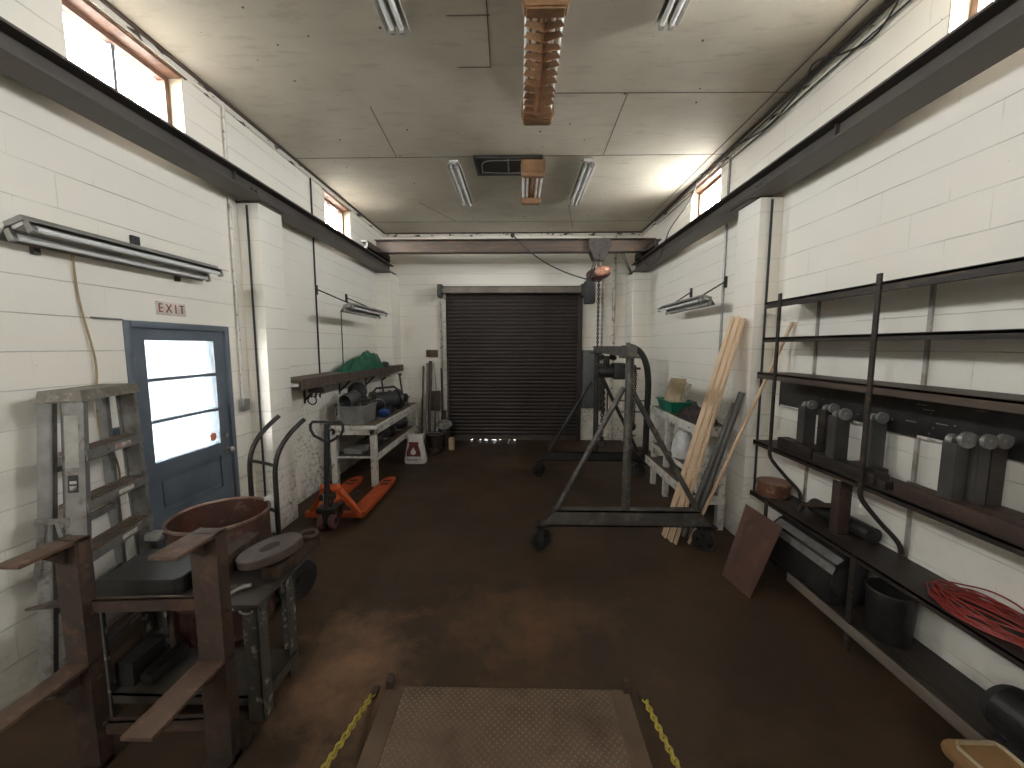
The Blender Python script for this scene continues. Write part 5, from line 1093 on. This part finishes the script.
# ------------------------------------------------------------------ gantry crane
GM = mat('grimy_grey_steel', (.10, .095, .085), (.055, .05, .045), 4, .5, .45, .15, c3=(.15, .13, .11))
GMD = mat('dark_grey_steel', (.05, .047, .043), (.03, .028, .027), 4, .5, .4, .15)
ga = thing('gantry_crane', 'grey rolling gantry crane on four cast wheels in the middle of the room', 'gantry', (1.0, 4.35, 0))
def gantry_end(y, xa, xb, xc, zb0, zb1, zt, sl, sr, m):
    mb = MB(); mb.prism([(xa + .1, zb1), (xb - .1, zb1), (xb + .02, zb0), (xa - .02, zb0)], 1, y - .05, y - .038); mb.box((xa - .02, y - .05, zb0), (xb + .02, y + .05, zb0 + .012)); mb.box((xa + .1, y - .05, zb1 - .012), (xb - .1, y + .05, zb1)); mb.box((xa + .08, y + .038, zb0), (xb - .08, y + .05, zb1)); mb.build('base_beam', m, ga)
    mb = MB(); mb.cyl((xc, y, zb1), (xc, y, zt - .02), .036, n=20); mb.box((xc - .08, y - .07, zt - .02), (xc + .07, y + .07, zt - .004)); mb.build('column', m, ga)
    for (x0, z0), (x1, z1) in (sl, sr):
        mb = MB(); mb.cyl((x0, y, z0), (x1, y, z1), .024, n=14); mb.build('brace', m, ga)
    for x in (xa - .03, xb - .03):
        mb = MB(); r = .10
        mb.lathe([(.075, -.028), (.098, -.028), (r, -.02), (r, .02), (.098, .028), (.075, .028), (.075, -.028)], n=28, M=Matrix.Rotation(PI / 2, 4, 'X')); mb.cyl((0, -.035, 0), (0, .035, 0), .028, n=14)
        for k in range(5): a = 2 * PI * k / 5; mb.bar((.02 * math.cos(a), 0, .02 * math.sin(a)), (.08 * math.cos(a), 0, .08 * math.sin(a)), .03, .02, up=(0, 1, 0))
        bmesh.ops.transform(mb.b, matrix=Matrix.Translation((x, y, r)) @ Matrix.Rotation(R(35 if x == xa - .03 else -20), 4, 'Z'), verts=mb.b.verts); w = mb.build('wheel', GMD, ga)
        mb = MB(); mb.box((x - .03, y - .06, .1), (x + .03, y - .045, zb0 + .01)); mb.box((x - .03, y + .045, .1), (x + .03, y + .06, zb0 + .01)); mb.box((x - .05, y - .06, zb0 - .012), (x + .09, y + .06, zb0)); mb.build('fork', GMD, w)
gantry_end(3.37, .22, 1.70, .955, .24, .385, 1.766, ((.91, 1.49), (.335, .38)), ((1.0, 1.43), (1.60, .38)), GM)
gantry_end(5.35, .30, 1.72, 1.065, .24, .37, 1.766, ((.99, 1.36), (.42, .37)), ((1.10, 1.5), (1.66, .37)), GMD)
GY = Matrix.Translation((.945, 3.37, 0)) @ Matrix.Rotation(R(-3.6), 4, 'Z')
mb = MB(); ibeam(mb, -.055, .055, 1.762, 1.848, -.10, 2.10, tf=.012, tw=.085, ax=1); bmesh.ops.transform(mb.b, matrix=GY, verts=mb.b.verts); mb.build('top_beam', GM, ga)
mb = MB(); mb.box((-.045, -.108, 1.765), (.045, -.10, 1.846), 0, GY); mb.cyl((.945, 3.4, 1.85), (.945, 3.4, 1.88), .02, n=6); mb.box((-.05, -.05, 1.848), (.04, .08, 1.855), 0, GY); mb.build('end_plate', GM, ga)
# hoist hanging under the gantry beam
gh = thing('beam_hoist', 'dark barrel hoist with a hanging chain bundle under the gantry beam', 'hoist', (1.0, 4.55, 1.77))
mb = MB(); mb.box((.91, 4.47, 1.70), (.92, 4.63, 1.80)); mb.box((1.06, 4.47, 1.70), (1.07, 4.63, 1.80)); mb.cyl((.9, 4.55, 1.73), (1.1, 4.55, 1.73), .02)
for x in (.935, 1.045):
    for y in (4.5, 4.6): mb.cyl((x - .01, y, 1.752), (x + .01, y, 1.752), .0155, n=14)
mb.build('trolley', GMD, gh)
mb = MB(); mb.cyl((.88, 4.55, 1.57), (1.06, 4.55, 1.57), .075, n=28); mb.box((.95, 4.52, 1.62), (1.02, 4.58, 1.74), .01); mb.box((.86, 4.5, 1.62), (.97, 4.6, 1.66), .008); mb.build('barrel', BSTEEL, gh)
mb = MB(); mb.box((1.06, 4.46, 1.48), (1.19, 4.64, 1.67), .015); mb.cyl((1.19, 4.55, 1.58), (1.24, 4.55, 1.58), .018); mb.build('motor_box', BSTEEL, gh)
mb = MB()
for k in range(5): chain(mb, (.91 + .012 * k, 4.52 + .018 * (k % 3), 1.50), (.90 + .016 * k, 4.52 + .018 * (k % 3), 1.14 - .02 * k), .045, .007)
chain(mb, (.95, 4.55, 1.5), (.95, 4.55, .78), .05, .008); mb.build('load_chain', BSTEEL, gh)
mb = MB(); mb.tube(arc(Vector((.95, 4.55, .70)), .045, R(90), R(-170), 10, lambda c, r, a: c + Vector((math.cos(a) * r, 0, math.sin(a) * r))), .012); mb.box((.925, 4.53, .735), (.975, 4.57, .79), .008); mb.build('load_hook', BSTEEL, gh)
for ch in gh.children: ch.location.z = -.018; ch.location.x = .03
# gooseneck davit by the far corner with its own chain block
dv = thing('gooseneck_davit', 'dark curved gooseneck pipe davit standing by the far corner pilaster', 'davit', (2.0, 6.05, 0))
P = [(2.0, 6.05, 0), (2.005, 6.05, .5), (2.01, 6.05, 1.0)] + bez((2.01, 6.05, 1.0), (2.03, 6.05, 1.48), (1.97, 6.05, 1.80), (1.70, 6.05, 1.84), 14)[1:]
mb = MB(); mb.tube(P, .048, 14); mb.build('curved_pipe', GMD, dv)
mb = MB(); mb.box((1.85, 5.92, 0), (2.15, 6.18, .02), .004); mb.cyl((2.0, 6.05, .02), (2.0, 6.05, .14), .065, n=20); mb.build('foot_plate', GMD, dv)
cb = thing('chain_block', 'small dark chain block hanging from the curved davit', 'hoist', (1.78, 6.05, 1.84))
mb = MB(); mb.tube([(1.76, 6.05, 1.80), (1.76, 6.05, 1.56)], .01, 8); mb.sph((1.78, 6.05, 1.50), .06, (.7, 1, 1.1)); mb.cyl((1.70, 6.05, 1.50), (1.88, 6.05, 1.50), .018); mb.build('upper_block', BSTEEL, cb)
mb = MB()
for x in (1.755, 1.785, 1.815): chain(mb, (x, 6.05, 1.46), (x - .01, 6.05, .62), .05, .007)
mb.build('chain_falls', BSTEEL, cb)
mb = MB(); mb.sph((1.775, 6.05, .58), .075, (.9, .7, 1)); mb.tube([(1.775, 6.05, .52), (1.775, 6.05, .46), (1.80, 6.05, .42), (1.83, 6.05, .44)], .013, 8); mb.build('lower_block', BSTEEL, cb)
for z in (.98, .80):
    mb = MB(); mb.tube([(1.52 if z > .9 else 1.62, 6.13, z), (2.08, 6.13, z)], .010, 8); mb.cyl((2.02, 6.10, z), (2.02, 6.14, z), .018); tag(mb.build('davit_rod', BSTEEL), 'thin horizontal rod clamped to the curved davit, %s of two' % ('upper' if z > .9 else 'lower'), 'rod')
pipe('hose_hook', spline([(1.70, YE - .03, .95), (1.70, YE - .05, .5), (1.68, YE - .06, .34), (1.60, YE - .06, .30), (1.45, YE - .05, .32)]), .013, WIRE, 'black hooked hose end hanging low on the end wall behind the gantry', 'hose')

# ------------------------------------------------------------------ dock plate and its chains
dp = thing('dock_plate', 'rusty diamond-tread dock plate set in the floor in front', 'dock plate', (-.06, 1.3, 0))
def tread_mat():
    m, nt, b = new_mat('diamond_tread_plate')
    g = N(nt, 'ShaderNodeNewGeometry'); P = g.outputs['Position']; sp = N(nt, 'ShaderNodeSeparateXYZ'); nt.links.new(P, sp.inputs[0])
    def lug(sgn, off):
        """raised lug marks, rows of short bars slanting one way"""
        x = math_(nt, 'ADD', sp.outputs[0], off); y = math_(nt, 'ADD', sp.outputs[1], off)
        a = math_(nt, 'DIVIDE', math_(nt, 'ADD', x, math_(nt, 'MULTIPLY', y, sgn)), .034); c = math_(nt, 'DIVIDE', math_(nt, 'SUBTRACT', x, math_(nt, 'MULTIPLY', y, sgn)), .034)
        fa = math_(nt, 'ABSOLUTE', math_(nt, 'SUBTRACT', math_(nt, 'FRACT', a), .5)); fc = math_(nt, 'ABSOLUTE', math_(nt, 'SUBTRACT', math_(nt, 'FRACT', c), .5))
        par = math_(nt, 'MODULO', math_(nt, 'ADD', math_(nt, 'FLOOR', a), math_(nt, 'ADD', math_(nt, 'FLOOR', c), 200.0)), 2.0)
        e1 = math_(nt, 'ADD', math_(nt, 'POWER', math_(nt, 'MULTIPLY', fa, 2.3), 2.0), math_(nt, 'POWER', math_(nt, 'MULTIPLY', fc, 6.5), 2.0))
        e2 = math_(nt, 'ADD', math_(nt, 'POWER', math_(nt, 'MULTIPLY', fa, 6.5), 2.0), math_(nt, 'POWER', math_(nt, 'MULTIPLY', fc, 2.3), 2.0))
        m1 = math_(nt, 'SUBTRACT', 1.0, math_(nt, 'MINIMUM', e1, 1.0)); m2 = math_(nt, 'SUBTRACT', 1.0, math_(nt, 'MINIMUM', e2, 1.0))
        return math_(nt, 'ADD', math_(nt, 'MULTIPLY', m1, par), math_(nt, 'MULTIPLY', m2, math_(nt, 'SUBTRACT', 1.0, par)))
    h = lug(1.0, 0.0)
    f = noise(nt, P, 2.2, 6, .65)
    base = ramp(nt, f, [(.35, (.11, .068, .042)), (.5, (.20, .14, .095)), (.66, (.15, .088, .05))])
    worn = ramp(nt, noise(nt, P, 1.4, 3), [(.4, (.15,) * 3), (.62, (1,) * 3)])
    c = mix(nt, math_(nt, 'MULTIPLY', h, math_(nt, 'MULTIPLY', worn, .95)), base, (.46, .40, .33))
    nt.links.new(c, b.inputs['Base Color']); b.inputs['Roughness'].default_value = .5; b.inputs['Metallic'].default_value = .3
    bump(nt, b, math_(nt, 'ADD', h, math_(nt, 'MULTIPLY', noise(nt, P, 50, 3), .3)), .8, .004)
    return m
mb = MB(); mb.box((-.62, .3, .001), (.49, 1.905, .014), .002); mb.build('tread_plate', tread_mat(), dp)
EDG = mat('worn_edge_plate', (.17, .115, .078), (.12, .075, .05), 4, .6, .2, .2)
for x0, x1 in ((-.715, -.622), (.492, .585)):
    mb = MB(); mb.box((x0, .3, .001), (x1, 1.91, .012), .002); mb.build('edge_plate', EDG, dp)
for x in (-.70, .575):
    mb = MB(); mb.box((x - .02, 1.885, .0), (x + .02, 1.925, .06), .004); mb.prism([(1.90, .06), (1.92, .06), (1.91, .085)], 0, x - .012, x + .012); mb.build('corner_lug', RUST, dp)
for s, lab in ((-1, 'yellow safety chain beside the dock plate on the blue-door side'), (1, 'yellow safety chain beside the dock plate on the shelf side')):
    x0 = -.775 if s < 0 else .655
    o = thing('safety_chain', lab, 'chain', (x0, 1.86, 0), 'yellow dock chains')
    mb = MB(); chain(mb, (x0, 1.862, .012), (x0 - .02 * (1 if s < 0 else -1), .9, .30 if s < 0 else .22), .042, .0048); mb.build('chain', YELLOW, o)
    mb = MB(); mb.box((x0 - .02, 1.85, 0), (x0 + .02, 1.90, .022), .004); mb.build('anchor', RUST, o)
    mb = MB(); xx = x0 - .02 * (1 if s < 0 else -1); mb.cyl((xx, .89, 0), (xx, .89, .34 if s < 0 else .26), .02); mb.build('anchor_post', YELLOW, o)
